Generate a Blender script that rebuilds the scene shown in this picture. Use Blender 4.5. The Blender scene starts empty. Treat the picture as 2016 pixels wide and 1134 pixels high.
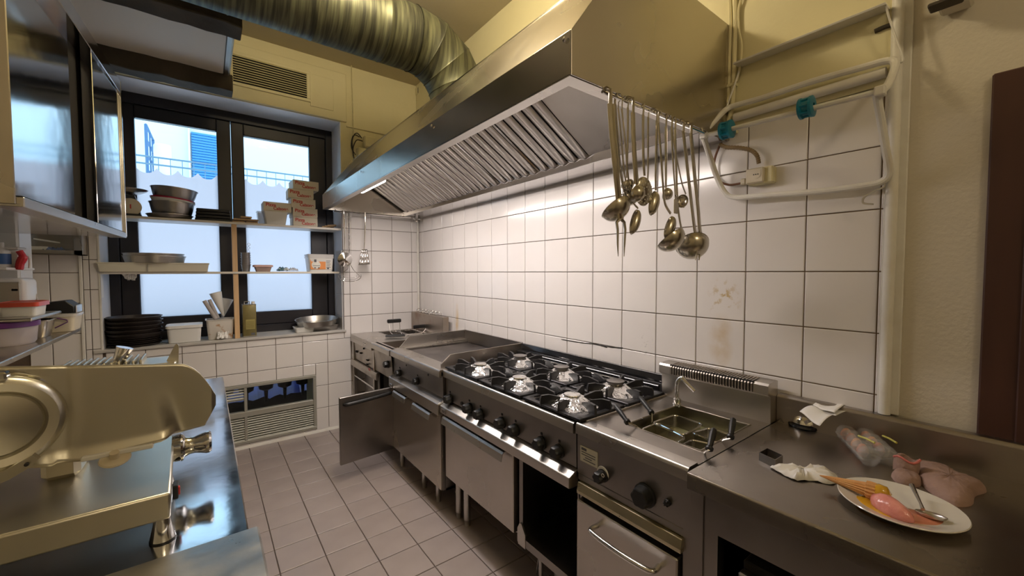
import bpy, bmesh, math, random
from mathutils import Vector, Matrix
random.seed(7)
S = bpy.context.scene
COL = S.collection
PI = math.pi
# ------------------------------------------------------------------ camera
cam_d = bpy.data.cameras.new('camera'); cam = bpy.data.objects.new('camera', cam_d); COL.objects.link(cam)
cam_d.sensor_width = 36.0; cam_d.lens = 36.0*791.23/2016; cam_d.clip_start = 0.02
CP = Vector((-1.7284, -3.829, 1.4131)); YAW, PIT, ROL = .6503, -.03955, -.00157
fw = Vector((math.sin(YAW)*math.cos(PIT), math.cos(YAW)*math.cos(PIT), math.sin(PIT)))
rt = Vector((math.cos(YAW), -math.sin(YAW), 0)); up = rt.cross(fw)
rt, up = math.cos(ROL)*rt+math.sin(ROL)*up, -math.sin(ROL)*rt+math.cos(ROL)*up
cam.matrix_world = Matrix(((rt.x, up.x, -fw.x, CP.x), (rt.y, up.y, -fw.y, CP.y), (rt.z, up.z, -fw.z, CP.z), (0, 0, 0, 1)))
S.camera = cam
# ------------------------------------------------------------------ view, world
S.view_settings.view_transform = 'Standard'; S.view_settings.look = 'None'
S.view_settings.gamma = 1.0; S.view_settings.use_curve_mapping = False
S.view_settings.exposure = 0.0
W = bpy.data.worlds.new('sky'); S.world = W; W.use_nodes = True
wn = W.node_tree.nodes; wl = W.node_tree.links
bg = wn['Background']; bg.inputs['Strength'].default_value = 2.8
tc = wn.new('ShaderNodeTexCoord'); sep = wn.new('ShaderNodeSeparateXYZ'); wl.new(tc.outputs['Generated'], sep.inputs[0])
cr = wn.new('ShaderNodeValToRGB'); wl.new(sep.outputs['Z'], cr.inputs[0])
cr.color_ramp.elements[0].color = (.80, .89, 1.0, 1); cr.color_ramp.elements[1].color = (.66, .82, 1.0, 1)
cr.color_ramp.elements[1].position = .8
wl.new(cr.outputs[0], bg.inputs['Color'])

def area(name, loc, size, size_y, power, color, rot=(0, 0, 0), spread=None):
    l = bpy.data.lights.new(name, 'AREA'); l.shape = 'RECTANGLE'; l.size = size; l.size_y = size_y
    l.energy = power; l.color = color
    if spread: l.spread = spread
    o = bpy.data.objects.new(name, l); COL.objects.link(o); o.location = loc; o.rotation_euler = rot
    return o
# warm ceiling lamp of the kitchen, plus an unseen fill added behind the camera; the cool tube under the hood is built with the hood
pl_ = bpy.data.lights.new('ceiling_lamp_light', 'POINT'); pl_.energy = 43; pl_.color = (1.0, .84, .56); pl_.shadow_soft_size = .10
plo = bpy.data.objects.new('ceiling_lamp_light', pl_); COL.objects.link(plo); plo.location = (-1.05, -2.15, 3.08)
pl2 = bpy.data.lights.new('added_warm_fill', 'POINT'); pl2.energy = 21; pl2.color = (1.0, .84, .58); pl2.shadow_soft_size = .12  # added warm fill, brightens the worktop and right wall
plo = bpy.data.objects.new('added_warm_fill', pl2); COL.objects.link(plo); plo.location = (-1.2, -5.1, 2.9)
# daylight coming in through the window (portal only)
p = area('window_portal', (-1.52, .40, 1.82), 1.5, 1.8, 1, (1, 1, 1), (PI/2, 0, PI)); p.data.cycles.is_portal = True

# ------------------------------------------------------------------ pixel helper: the point of the photo pixel (x, y) on an axis plane
def at(x, y, ax, v):
    d = fw + rt*(x-1008)/791.23 - up*(y-567)/791.23
    i = 'xyz'.index(ax); t = (v-CP[i])/d[i]
    return CP + d*t

# ------------------------------------------------------------------ materials
MATS = {}
def nmat(name):
    m = bpy.data.materials.new(name); m.use_nodes = True
    n = m.node_tree.nodes; l = m.node_tree.links
    return m, n, l, n['Principled BSDF']
def mat(name, col, rough=.5, metal=0, noise=0, nscale=8, col2=None, bump=0, bscale=60, coat=0, trans=0, emit=0, ecol=None, stretch=None, rvar=0, ior=None, alpha=None, detail=4, thr=None):
    m, n, l, b = nmat(name)
    b.inputs['Base Color'].default_value = (*col, 1); b.inputs['Roughness'].default_value = rough
    b.inputs['Metallic'].default_value = metal
    if coat: b.inputs['Coat Weight'].default_value = coat; b.inputs['Coat Roughness'].default_value = .05
    if trans: b.inputs['Transmission Weight'].default_value = trans
    if ior: b.inputs['IOR'].default_value = ior
    if alpha: b.inputs['Alpha'].default_value = alpha
    if emit: b.inputs['Emission Color'].default_value = (*(ecol or col), 1); b.inputs['Emission Strength'].default_value = emit
    if col2 or rvar or bump:
        t = n.new('ShaderNodeTexCoord'); mp = n.new('ShaderNodeMapping'); l.new(t.outputs['Object'], mp.inputs[0])
        if stretch: mp.inputs['Scale'].default_value = stretch
        nz = n.new('ShaderNodeTexNoise'); nz.inputs['Scale'].default_value = nscale; nz.inputs['Detail'].default_value = detail
        l.new(mp.outputs[0], nz.inputs['Vector'])
        if col2:
            r = n.new('ShaderNodeValToRGB'); l.new(nz.outputs[0], r.inputs[0])
            a, z = thr or (.3, .7)
            r.color_ramp.elements[0].position = a; r.color_ramp.elements[1].position = z
            r.color_ramp.elements[0].color = (*col, 1); r.color_ramp.elements[1].color = (*col2, 1)
            l.new(r.outputs[0], b.inputs['Base Color'])
        if rvar:
            mr = n.new('ShaderNodeMapRange'); l.new(nz.outputs[0], mr.inputs['Value'])
            mr.inputs['From Min'].default_value = .3; mr.inputs['From Max'].default_value = .7
            mr.inputs['To Min'].default_value = max(0.02, rough-rvar); mr.inputs['To Max'].default_value = rough+rvar
            l.new(mr.outputs[0], b.inputs['Roughness'])
        if bump:
            n2 = n.new('ShaderNodeTexNoise'); n2.inputs['Scale'].default_value = bscale; n2.inputs['Detail'].default_value = 3
            l.new(mp.outputs[0], n2.inputs['Vector'])
            bm_ = n.new('ShaderNodeBump'); bm_.inputs['Strength'].default_value = bump; bm_.inputs['Distance'].default_value = .01
            l.new(n2.outputs[0], bm_.inputs['Height']); l.new(bm_.outputs[0], b.inputs['Normal'])
    MATS[name] = m
    return m
STEEL = mat('brushed_steel', (.50, .47, .43), .30, 1, col2=(.62, .59, .55), nscale=3, rvar=.05, stretch=(1, 1, 1))
STEELH = mat('brushed_steel_hood', (.46, .42, .36), .27, 1, col2=(.54, .50, .43), nscale=2, rvar=.04)
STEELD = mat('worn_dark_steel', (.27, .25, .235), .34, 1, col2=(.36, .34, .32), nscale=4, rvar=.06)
STEELT = mat('table_steel', (.55, .56, .58), .13, 1, col2=(.66, .67, .69), nscale=4, rvar=.07, bump=.03, bscale=14, detail=8)
WORKTOP = mat('worktop_steel', (.33, .30, .27), .30, 1, col2=(.42, .385, .35), nscale=4, rvar=.05, bump=.02, bscale=150)
MIRROR = mat("polished_steel", (.60, .585, .58), .10, 1, rvar=.04, nscale=2, bump=.25, bscale=2.5)
CHROME = mat('chrome', (.75, .74, .72), .10, 1)
SPOON = mat('utensil_steel', (.50, .46, .38), .22, 1, rvar=.05, nscale=6)
ALU = mat('aluminium', (.62, .60, .56), .33, 1, col2=(.52, .50, .47), nscale=6, rvar=.08)
SLICER = mat('slicer_aluminium', (.66, .63, .54), .32, 1, col2=(.60, .57, .49), nscale=3, rvar=.04)
BAFFLE = mat('filter_steel', (.60, .57, .54), .30, 1)
TILE = mat('white_glazed_tile', (.69, .655, .63), .16, 0, col2=(.72, .69, .665), nscale=3, bump=.02, bscale=5)
GROUT = mat('dark_grout', (.11, .075, .05), .9)
def by_position(m, spots, base=None):
    # mixes stain colours into a material around real places on the wall (world position), broken up by noise
    n = m.node_tree.nodes; l = m.node_tree.links; b = n['Principled BSDF']; geo = n.new('ShaderNodeNewGeometry')
    src = b.inputs['Base Color'].links[0].from_socket if b.inputs['Base Color'].links else None
    for (c, sc, col, nsc, lo, hi) in spots:
        mp = n.new('ShaderNodeMapping'); mp.vector_type = 'TEXTURE'; mp.inputs['Location'].default_value = c; mp.inputs['Scale'].default_value = sc; l.new(geo.outputs['Position'], mp.inputs[0])
        ln = n.new('ShaderNodeVectorMath'); ln.operation = 'LENGTH'; l.new(mp.outputs[0], ln.inputs[0])
        mr = n.new('ShaderNodeMapRange'); mr.inputs['From Min'].default_value = 1; mr.inputs['From Max'].default_value = .2; l.new(ln.outputs['Value'], mr.inputs['Value'])
        nz = n.new('ShaderNodeTexNoise'); nz.inputs['Scale'].default_value = nsc; nz.inputs['Detail'].default_value = 6; l.new(geo.outputs['Position'], nz.inputs['Vector'])
        m2 = n.new('ShaderNodeMapRange'); m2.inputs['From Min'].default_value = lo; m2.inputs['From Max'].default_value = hi; l.new(nz.outputs[0], m2.inputs['Value'])
        mu = n.new('ShaderNodeMath'); mu.operation = 'MULTIPLY'; l.new(mr.outputs[0], mu.inputs[0]); l.new(m2.outputs[0], mu.inputs[1])
        mx = n.new('ShaderNodeMix'); mx.data_type = 'RGBA'; l.new(mu.outputs[0], mx.inputs['Factor'])
        if src is not None: l.new(src, mx.inputs['A'])
        else: mx.inputs['A'].default_value = b.inputs['Base Color'].default_value
        mx.inputs['B'].default_value = (*col, 1); src = mx.outputs['Result']; l.new(src, b.inputs['Base Color'])
by_position(TILE, [((0, -3.03, 1.30), (.5, .075, .10), (.50, .37, .18), 34, .54, .62), ((0, -3.02, 1.12), (.5, .06, .13), (.55, .42, .25), 12, .35, .7),
    ((0, -.78, 1.0), (.5, .035, .16), (.62, .46, .25), 9, .3, .6), ((0, -2.66, 1.02), (.5, .05, .16), (.50, .48, .46), 60, .60, .66)])
by_position(GROUT, [((0, -4.6, 1.3), (.6, 2.2, 1.8), (.36, .24, .12), 1, .1, .3)])
FGROUT = mat('floor_grout', (.13, .10, .085), .9)
FTILE = mat('taupe_floor_tile', (.285, .24, .225), .33, 0, col2=(.33, .28, .262), nscale=6, bump=.03, bscale=30, rvar=.06)
CREAM = mat('cream_wall_paint', (.66, .60, .36), .55, 0, col2=(.70, .64, .40), nscale=3, bump=.10, bscale=40)
PLASTER = mat('plain_wall_paint', (.56, .51, .41), .6, 0, col2=(.59, .54, .44), nscale=3, bump=.15, bscale=90)
CEIL = mat('ceiling_paint', (.47, .41, .28), .7, 0, col2=(.50, .44, .31), nscale=2, bump=.10, bscale=30)
WHITEP = mat('white_paint', (.72, .70, .64), .45, 0, col2=(.64, .60, .52), nscale=12, bump=.08, bscale=40, thr=(.45, .75))
REVEAL = mat('pale_reveal_paint', (.66, .67, .70), .6, 0, bump=.05)
FRAME = mat('black_window_frame', (.014, .012, .016), .38, 0)
DUCT = mat('galvanised_duct', (.17, .16, .10), .42, 1)
def duct_mat():
    m, n, l, b = nmat('galvanised_spiral_duct'); b.inputs['Metallic'].default_value = .55
    t = n.new('ShaderNodeTexCoord'); mp = n.new('ShaderNodeMapping'); l.new(t.outputs['Object'], mp.inputs[0]); mp.inputs['Scale'].default_value = (26, 1.6, 1.6)
    nz = n.new('ShaderNodeTexNoise'); nz.inputs['Scale'].default_value = 2.2; nz.inputs['Detail'].default_value = 6; l.new(mp.outputs[0], nz.inputs['Vector'])
    r = n.new('ShaderNodeValToRGB'); l.new(nz.outputs[0], r.inputs[0]); e = r.color_ramp.elements
    e[0].position = .38; e[0].color = (.05, .05, .035, 1); e[1].position = .70; e[1].color = (.19, .195, .115, 1)
    l.new(r.outputs[0], b.inputs['Base Color']); b.inputs['Roughness'].default_value = .52
    bu = n.new('ShaderNodeBump'); bu.inputs['Strength'].default_value = .06; bu.inputs['Distance'].default_value = .006
    l.new(nz.outputs[0], bu.inputs['Height']); l.new(bu.outputs[0], b.inputs['Normal'])
    return m
DUCT = duct_mat()
BLACKP = mat('black_plastic', (.007, .007, .007), .42)
ENAMEL = mat('black_enamel', (.010, .010, .011), .16, coat=.4)
IRON = mat('black_cast_iron', (.018, .017, .018), .36, 0, rvar=.08, bump=.1, bscale=120)
FOIL = mat('aluminium_foil', (.85, .84, .82), .20, 1, bump=1.0, bscale=34, detail=3)
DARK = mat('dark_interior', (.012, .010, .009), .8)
WOOD = mat('pale_pine', (.66, .44, .24), .55, col2=(.56, .36, .18), nscale=5, stretch=(9, 9, 1))
WOOD2 = mat('beech_wood', (.62, .43, .24), .6, col2=(.50, .33, .17), nscale=6, stretch=(1, 6, 6))
DWOOD = mat('old_black_beam', (.026, .020, .014), .85, col2=(.075, .060, .040), nscale=5, bump=.3, bscale=25)
BDOOR = mat('dark_brown_door_wood', (.045, .014, .008), .5, col2=(.06, .02, .012), nscale=4, stretch=(4, 4, .6))
SHELF = mat('white_laminate', (.70, .66, .58), .35)
MARBLE = mat('marble_sill', (.52, .50, .46), .35, col2=(.40, .385, .36), nscale=9, detail=8)
WPLAST = mat('white_plastic', (.72, .71, .68), .35)
def clear_mat(name, opa, col):
    m = bpy.data.materials.new(name); m.use_nodes = True; n = m.node_tree.nodes; l = m.node_tree.links; n.clear()
    o = n.new('ShaderNodeOutputMaterial'); mx = n.new('ShaderNodeMixShader'); t = n.new('ShaderNodeBsdfTransparent'); b = n.new('ShaderNodeBsdfPrincipled')
    b.inputs['Base Color'].default_value = (*col, 1); b.inputs['Roughness'].default_value = .12; mx.inputs[0].default_value = opa
    l.new(t.outputs[0], mx.inputs[1]); l.new(b.outputs[0], mx.inputs[2]); l.new(mx.outputs[0], o.inputs[0]); MATS[name] = m; return m
CLEARP = clear_mat('clear_plastic', .45, (.72, .70, .68))
CARD = mat('pizza_box_card', (.72, .66, .54), .6, col2=(.68, .62, .50), nscale=10)
REDINK = mat('red_print', (.52, .04, .03), .5)
PAPER = mat('paper', (.78, .76, .72), .7)
INK = mat('grey_print', (.10, .10, .11), .7)
OIL = mat('olive_tin', (.17, .14, .05), .35, .3, col2=(.21, .175, .065), nscale=20)
BLUEREEL = mat('teal_plastic', (.0, .16, .24), .35)
YELLOWP = mat('yellow_plastic', (.55, .42, .10), .5)
BLACKPAN = mat('black_iron_pan', (.020, .016, .015), .40, .3, col2=(.04, .03, .025), nscale=10)
GREYVENT = mat('grey_aluminium_profile', (.36, .35, .30), .4, .3)
def tex_pos(*a): pass

# ------------------------------------------------------------------ mesh builder
def wpos(o):
    v = Vector((0, 0, 0))
    while o is not None: v = v + o.location; o = o.parent
    return v
class B:
    def __init__(s): s.bm = bmesh.new()
    def _xf(s, vs, M):
        if M is not None: bmesh.ops.transform(s.bm, matrix=M, verts=vs)
    def poly(s, pts, faces):
        vs = [s.bm.verts.new(p) for p in pts]
        for f in faces:
            try: s.bm.faces.new([vs[i] for i in f])
            except ValueError: pass
        return vs
    def box(s, x0, x1, y0, y1, z0, z1, bev=0, seg=1, M=None):
        r = bmesh.ops.create_cube(s.bm, size=1); vs = r['verts']
        for v in vs: v.co = Vector(((x0+x1)/2+v.co.x*abs(x1-x0), (y0+y1)/2+v.co.y*abs(y1-y0), (z0+z1)/2+v.co.z*abs(z1-z0)))
        if bev:
            es = list({e for v in vs for e in v.link_edges})
            r = bmesh.ops.bevel(s.bm, geom=es, offset=bev, segments=seg, affect='EDGES', profile=.5, clamp_overlap=True)
            vs = list({v for f in r['faces'] for v in f.verts} | {v for v in vs if v.is_valid})
        s._xf(vs, M); return s
    def prism(s, prof, a0, a1, axis='y', M=None):
        # prof: list of 2D points; axis y -> (x,z), x -> (y,z), z -> (x,y)
        def P(u, v, a): return {'y': (u, a, v), 'x': (a, u, v), 'z': (u, v, a)}[axis]
        n = len(prof); v0 = [s.bm.verts.new(P(u, v, a0)) for u, v in prof]; v1 = [s.bm.verts.new(P(u, v, a1)) for u, v in prof]
        s.bm.faces.new(v0); s.bm.faces.new(v1[::-1])
        for i in range(n): s.bm.faces.new((v0[i], v1[i], v1[(i+1) % n], v0[(i+1) % n]))
        s._xf(v0+v1, M); return s
    def loft(s, rings, closed=True, cap0=False, cap1=False):
        R = [[s.bm.verts.new(p) for p in r] for r in rings]; n = len(R[0])
        for a, b in zip(R, R[1:]):
            for i in range(n if closed else n-1): s.bm.faces.new((a[i], a[(i+1) % n], b[(i+1) % n], b[i]))
        if cap0: s.bm.faces.new(R[0][::-1])
        if cap1: s.bm.faces.new(R[-1])
        return s
    def tube(s, pts, r, n=8, cap=True, closed=False):
        pts = [Vector(p) for p in pts]; m = len(pts); rr = r if isinstance(r, (list, tuple)) else [r]*m
        rings = []; prev = None
        for i, p in enumerate(pts):
            if closed: t = (pts[(i+1) % m]-pts[i-1])
            else: t = pts[min(i+1, m-1)]-pts[max(i-1, 0)]
            t.normalize()
            if prev is None:
                a = Vector((0, 0, 1)) if abs(t.z) < .9 else Vector((1, 0, 0)); u = t.cross(a).normalized()
            else:
                u = (prev - t*prev.dot(t)).normalized()
            prev = u; w = t.cross(u)
            rings.append([p + (u*math.cos(2*PI*k/n)+w*math.sin(2*PI*k/n))*rr[i] for k in range(n)])
        if closed: rings.append(rings[0])
        s.loft(rings, True, cap and not closed, cap and not closed)
        return s
    def lathe(s, prof, n=24, M=None, c=(0, 0, 0), arc=None):
        # prof: (r, z) list
        rings = []
        for r, z in prof:
            rings.append([Vector((c[0]+max(r, 1e-5)*math.cos(2*PI*k/n), c[1]+max(r, 1e-5)*math.sin(2*PI*k/n), c[2]+z)) for k in range(n)])
        if M is not None: rings = [[M @ p for p in r] for r in rings]
        return s.loft(rings)
    def cyl(s, a, b, r, n=16, r2=None):
        return s.tube([a, b], [r, r if r2 is None else r2], n)
    def build(s, name, m, parent=None, loc=None, local=False, smooth=35, sub=0, solid=0, bevel=0, tri=False):
        bm = s.bm
        bmesh.ops.remove_doubles(bm, verts=bm.verts, dist=1e-5)
        bmesh.ops.recalc_face_normals(bm, faces=bm.faces)
        if parent is not None: base = wpos(parent)
        else:
            if loc is None:
                xs = [v.co for v in bm.verts]
                loc = ((min(v.x for v in xs)+max(v.x for v in xs))/2, (min(v.y for v in xs)+max(v.y for v in xs))/2, min(v.z for v in xs))
            base = Vector(loc)
        if not local: bmesh.ops.translate(bm, verts=bm.verts, vec=-base)
        me = bpy.data.meshes.new(name); bm.to_mesh(me); bm.free(); me.materials.append(m)
        if smooth:
            me.polygons.foreach_set('use_smooth', [True]*len(me.polygons)); me.set_sharp_from_angle(angle=math.radians(smooth))
        o = bpy.data.objects.new(name, me); COL.objects.link(o)
        if parent is not None: o.parent = parent
        else: o.location = base
        if solid: md = o.modifiers.new('solid', 'SOLIDIFY'); md.thickness = solid; md.offset = 0
        if bevel:
            md = o.modifiers.new('bevel', 'BEVEL'); md.width = bevel; md.segments = 2; md.limit_method = 'ANGLE'
        if sub: md = o.modifiers.new('sub', 'SUBSURF'); md.levels = sub; md.render_levels = sub
        return o
def bez(pts, n=6):
    # Catmull-Rom through the points
    P = [Vector(p) for p in pts]; out = []
    for i in range(len(P)-1):
        a = P[max(i-1, 0)]; b = P[i]; c = P[i+1]; d = P[min(i+2, len(P)-1)]
        for k in range(n):
            t = k/n; out.append(.5*((2*b)+(c-a)*t+(2*a-5*b+4*c-d)*t*t+(3*b-a-3*c+d)*t**3))
    out.append(P[-1]); return out
def tag(o, label=None, cat=None, group=None, kind=None):
    if label: o['label'] = label
    if cat: o['category'] = cat
    if group: o['group'] = group
    if kind: o['kind'] = kind
    return o
def thing(name, label, cat, loc=(0, 0, 0), rz=0, group=None):
    o = bpy.data.objects.new(name, None); o.empty_display_size = .05; COL.objects.link(o)
    o.location = loc; o.rotation_euler = (0, 0, rz)
    return tag(o, label, cat, group)
def struct(o): o['kind'] = 'structure'; return o
def kids(o): return [c for c in bpy.data.objects if c.parent == o]
def dup(o, parent=None, loc=None, label=None, rot=None):
    c = o.copy(); COL.objects.link(c); c.parent = parent
    for ch in list(o.children): dup(ch, c)
    if loc is not None: c.location = loc
    if rot is not None: c.rotation_euler = rot
    if label: c['label'] = label
    return c
def piece(proto_me, name, parent, loc, rot=None, scale=None):
    o = bpy.data.objects.new(name, proto_me); COL.objects.link(o); o.parent = parent; o.location = Vector(loc)-wpos(parent)
    if rot: o.rotation_euler = rot
    if scale: o.scale = scale
    return o
def text(body, size, m, parent, M, name='lettering', ext=.0004, sx=1.0, thick=0.0, align='LEFT'):
    c = bpy.data.curves.new(name, 'FONT'); c.body = body; c.size = size; c.extrude = ext; c.offset = thick; c.space_line = .9; c.align_x = align
    o = bpy.data.objects.new(name, c); COL.objects.link(o); c.materials.append(m)
    dg = bpy.context.evaluated_depsgraph_get(); me = bpy.data.meshes.new_from_object(o.evaluated_get(dg))
    bpy.data.objects.remove(o); me.transform(M @ Matrix.Diagonal((sx, 1, 1, 1)))
    o = bpy.data.objects.new(name, me); COL.objects.link(o); o.parent = parent
    return o
# ================================================================== THE ROOM
XL, YF, ZC = -2.75, -5.6, 3.27
TX, TZ = .20, .20
# tile meshes are shared between pieces of the same size
tile_cache = {}
def tile_mesh(w, h, m, t=.006, bev=.0022, key=''):
    k = (round(w, 4), round(h, 4), m.name, key)
    if k not in tile_cache:
        b = B(); bm = b.bm
        a = bev
        o_ = [(-w/2, -h/2, 0), (w/2, -h/2, 0), (w/2, h/2, 0), (-w/2, h/2, 0)]
        p_ = [(-w/2, -h/2, t-a*.7), (w/2, -h/2, t-a*.7), (w/2, h/2, t-a*.7), (-w/2, h/2, t-a*.7)]
        q_ = [(-w/2+a, -h/2+a, t), (w/2-a, -h/2+a, t), (w/2-a, h/2-a, t), (-w/2+a, h/2-a, t)]
        b.loft([o_, p_, q_], True, False, True)
        me = bpy.data.meshes.new('tile'); bmesh.ops.recalc_face_normals(bm, faces=bm.faces); bm.to_mesh(me); bm.free(); me.materials.append(m)
        tile_cache[k] = me
    return tile_cache[k]
G = .0038
def lay(parent, plane, u0, u1, v0, v1, uo, vo, su, sv, holes, m, place, name='tile', gap=G):
    """tiles on a grid uo+k*su / vo+k*sv inside the rectangle, cut around holes (u0,u1,v0,v1)"""
    k0 = math.floor((u0-uo)/su+1e-6); k1 = math.ceil((u1-uo)/su-1e-6); j0 = math.floor((v0-vo)/sv+1e-6); j1 = math.ceil((v1-vo)/sv-1e-6)
    for k in range(k0, k1):
        for j in range(j0, j1):
            a, b_ = max(uo+k*su, u0), min(uo+(k+1)*su, u1); c, d = max(vo+j*sv, v0), min(vo+(j+1)*sv, v1)
            rects = [(a, b_, c, d)]
            for (h0, h1, g0, g1) in holes:
                nr = []
                for (a, b_, c, d) in rects:
                    if b_ <= h0 or a >= h1 or d <= g0 or c >= g1: nr.append((a, b_, c, d)); continue
                    if a >= h0-1e-4 and b_ <= h1+1e-4:
                        if c < g0: nr.append((a, b_, c, g0))
                        if d > g1: nr.append((a, b_, g1, d))
                    else:
                        if a < h0: nr.append((a, h0, c, d))
                        if b_ > h1: nr.append((h1, b_, c, d))
                        a2, b2 = max(a, h0), min(b_, h1)
                        if c < g0: nr.append((a2, b2, c, g0))
                        if d > g1: nr.append((a2, b2, g1, d))
                rects = nr
            for (a, b_, c, d) in rects:
                w, h = b_-a-gap, d-c-gap
                if w < .012 or h < .012: continue
                place(tile_mesh(w, h, m), (a+b_)/2, (c+d)/2)
# ---- floor
fl = struct(B().box(XL, .0, YF, 0, -.08, -.006).build('floor', FGROUT, smooth=0))
def pf(me, u, v): piece(me, 'tile', fl, (u, v, -.006+random.uniform(-.0002, .0002)))
lay(fl, 'z', -2.287, -.0, -3.909, 0, -.687, -.109, .2, .2, [(-2.3, -1.9, -4, -1.2)], FTILE, pf, gap=.0042)
# ---- right wall: tiled to 2.00 m, plain beyond the corner pipe
wr = struct(B().box(0.004, .30, YF, .6, -.08, ZC+.05).build('wall_right', PLASTER, smooth=0))
B().box(-.002, .004, -3.545, 0, .30, 2.0).build('grout_bed', GROUT, wr)
RX = Matrix.Rotation(-PI/2, 4, 'Y')
def pr_(me, u, v):
    piece(me, 'tile', wr, (-.0022+random.uniform(-.0004, .0004), u, v), rot=(PI/2, 0, -PI/2))
lay(wr, 'x', -3.545, -.006, .62, 2.0, -.113, .0131, .2, .2, [], TILE, lambda me, u, v: pr_(me, u, v))
B().box(-.016, .004, -3.545, -.0, 2.0, ZC).build('painted_upper_wall', CREAM, wr)
# cracked, blackened grout line over the stove
# ---- back wall with the window opening
WX0, WX1, WZ0, WZ1 = -2.295, -.742, .870, 2.755
b = B()
b.box(XL, WX0, .004, .42, -.08, ZC+.05); b.box(WX1, .3, .004, .42, -.08, ZC+.05)
b.box(WX0, WX1, .004, .42, -.08, .05); b.box(WX0, WX1, .004, .42, .515, WZ0); b.box(WX0, WX1, .004, .42, WZ1, ZC+.05)
b.box(WX0, -2.05, .004, .42, .05, .515); b.box(-.985, WX1, .004, .42, .05, .515)
wb = struct(b.build('wall_back', CREAM, smooth=0))
gb = B(); gb.box(XL, WX0, -.002, .004, 0, 2.0); gb.box(WX1, 0, -.002, .004, 0, 2.0); gb.box(WX0, WX1, -.002, .004, 0.0, .05); gb.box(WX0, WX1, -.002, .004, .515, .875)
gb.box(WX0, -2.05, -.002, .004, .05, .515); gb.box(-.985, WX1, -.002, .004, .05, .515)
gb.build('grout_bed', GROUT, wb)
def pb_(me, u, v): piece(me, 'tile', wb, (u, -.0022+random.uniform(-.0004, .0004), v), rot=(PI/2, 0, 0))
holes = [(WX0-.005, WX1+.002, .872, 2.2), (-2.05, -.985, .04, .518)]
lay(wb, 'y', -2.295, -.006, .012, 2.0, -.0842, .0131, .2, .2, holes, TILE, pb_)
lay(wb, 'y', -2.62, -2.39, .612, 2.0, -2.523, .0131, .2, .2, [], TILE, pb_)
lay(wb, 'y', -2.375, -2.297, .612, 2.0, -2.345, .1, .2, .2, [], TILE, pb_)
# painted reveal of the opening
rv = B(); rv.box(WX1-.002, WX1+.004, 0, .30, WZ0, WZ1); rv.box(WX0-.004, WX0+.002, 0, .30, WZ0, WZ1); rv.box(WX0, WX1, 0.001, .34, WZ1-.003, WZ1+.002)
rv.build('window_reveal', REVEAL, wb)
# reveal tiles on the right jamb up to shelf height
for j in range(4):
    me = tile_mesh(.2-G, .2-G, TILE); piece(me, 'tile', wb, (WX1-.003, .11, .9131+.2*j+.0), rot=(PI/2, 0, -PI/2))
# the shutter casing above the window: raised painted frame, hatch and air grille
b = B(); b.box(-2.6, -.689, -.020, .004, 2.760, 3.180, bev=.004)
cas = b.build('shutter_casing', CREAM, wb)
b = B(); b.box(-.985, -.80, -.026, -.019, 2.83, 3.10, bev=.002); b.build('hatch_cover', CREAM, wb)
vent = thing('air_grille', 'cream painted louvred air grille high above the window', 'vent', (-1.29, -.02, 2.86))
b = B()
b.box(-1.60, -.985, -.034, -.020, 3.088, 3.112, bev=.003); b.box(-1.60, -.985, -.034, -.020, 2.858, 2.882, bev=.003)
b.box(-1.012, -.985, -.034, -.020, 2.882, 3.088, bev=.003); b.box(-1.545, -1.525, -.034, -.020, 2.882, 3.088, bev=.003)
b.build('grille_frame', CREAM, vent)
B().box(-1.60, -1.0, -.0225, -.020, 2.87, 3.10).build('dark_backing', DARK, vent)
for i in range(11):
    z = 2.893+i*.0185
    o = B().prism([(-.036, z), (-.024, z+.011), (-.0225, z+.010), (-.0345, z-.001)], -1.60, -1.012, 'x').build('slat', CREAM, vent, smooth=0)
# step joint in the wall beside the casing
B().box(-.689, -.16, -.012, .004, 2.722, 2.735, bev=.002).build('wall_joint', CREAM, wb)
# ---- sill
b = B(); b.box(-2.34, -.725, -.022, .34, .870, .892, bev=.004)
sill = struct(b.build('trim_1', MARBLE)); sill['label'] = 'worn grey marble window sill'
# ---- ceiling, left wall, wall behind the camera
struct(B().box(XL-.2, .3, YF-.2, .42, ZC, ZC+.12).build('ceiling', CEIL, smooth=0))
struct(B().box(XL-.2, XL, YF, .42, -.08, ZC+.02).build('wall_left', PLASTER, smooth=0))
struct(B().box(XL-.2, .3, YF-.2, YF, -.08, ZC+.02).build('wall_front', PLASTER, smooth=0))
# ---- brown door in the right wall (only its edge shows)
dr = struct(B().box(-.012, .006, -4.62, -3.733, 0, 1.950, bev=.004).build('door_1', BDOOR))
B().box(-.020, -.010, -4.50, -3.80, .1, 1.86, bev=.003).build('door_panel', BDOOR, dr)
# ---- corner trims
b = B(); b.tube([(-.022, -.022, .85), (-.022, -.022, 1.98)], .011, 10)
struct(b.build('trim_2', WHITEP))['label'] = 'white plastic corner bead between the two tiled walls'
b = B(); b.tube([(-.018, -3.540, .96), (-.018, -3.540, ZC)], .015, 14); b.box(-.010, .004, -3.572, -3.520, .96, ZC, bev=.002)
struct(b.build('trim_3', WHITEP))['label'] = 'cream painted pipe running up the end of the tiled wall'
b = B(); b.box(-2.392, -2.376, -.020, .004, .5, 2.75, bev=.003); b.box(-2.305, -2.292, -.012, .004, .88, 2.75, bev=.003)
struct(b.build('trim_4', WHITEP))['label'] = 'cream painted strip left of the window'
b = B()
b.prism([(0.0, .0), (-.016, .0), (-.013, .014), (-.004, .03), (0, .03)], XL, -.02, 'x', M=Matrix.Identity(4))
struct(b.build('baseboard_back', WHITEP))
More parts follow.
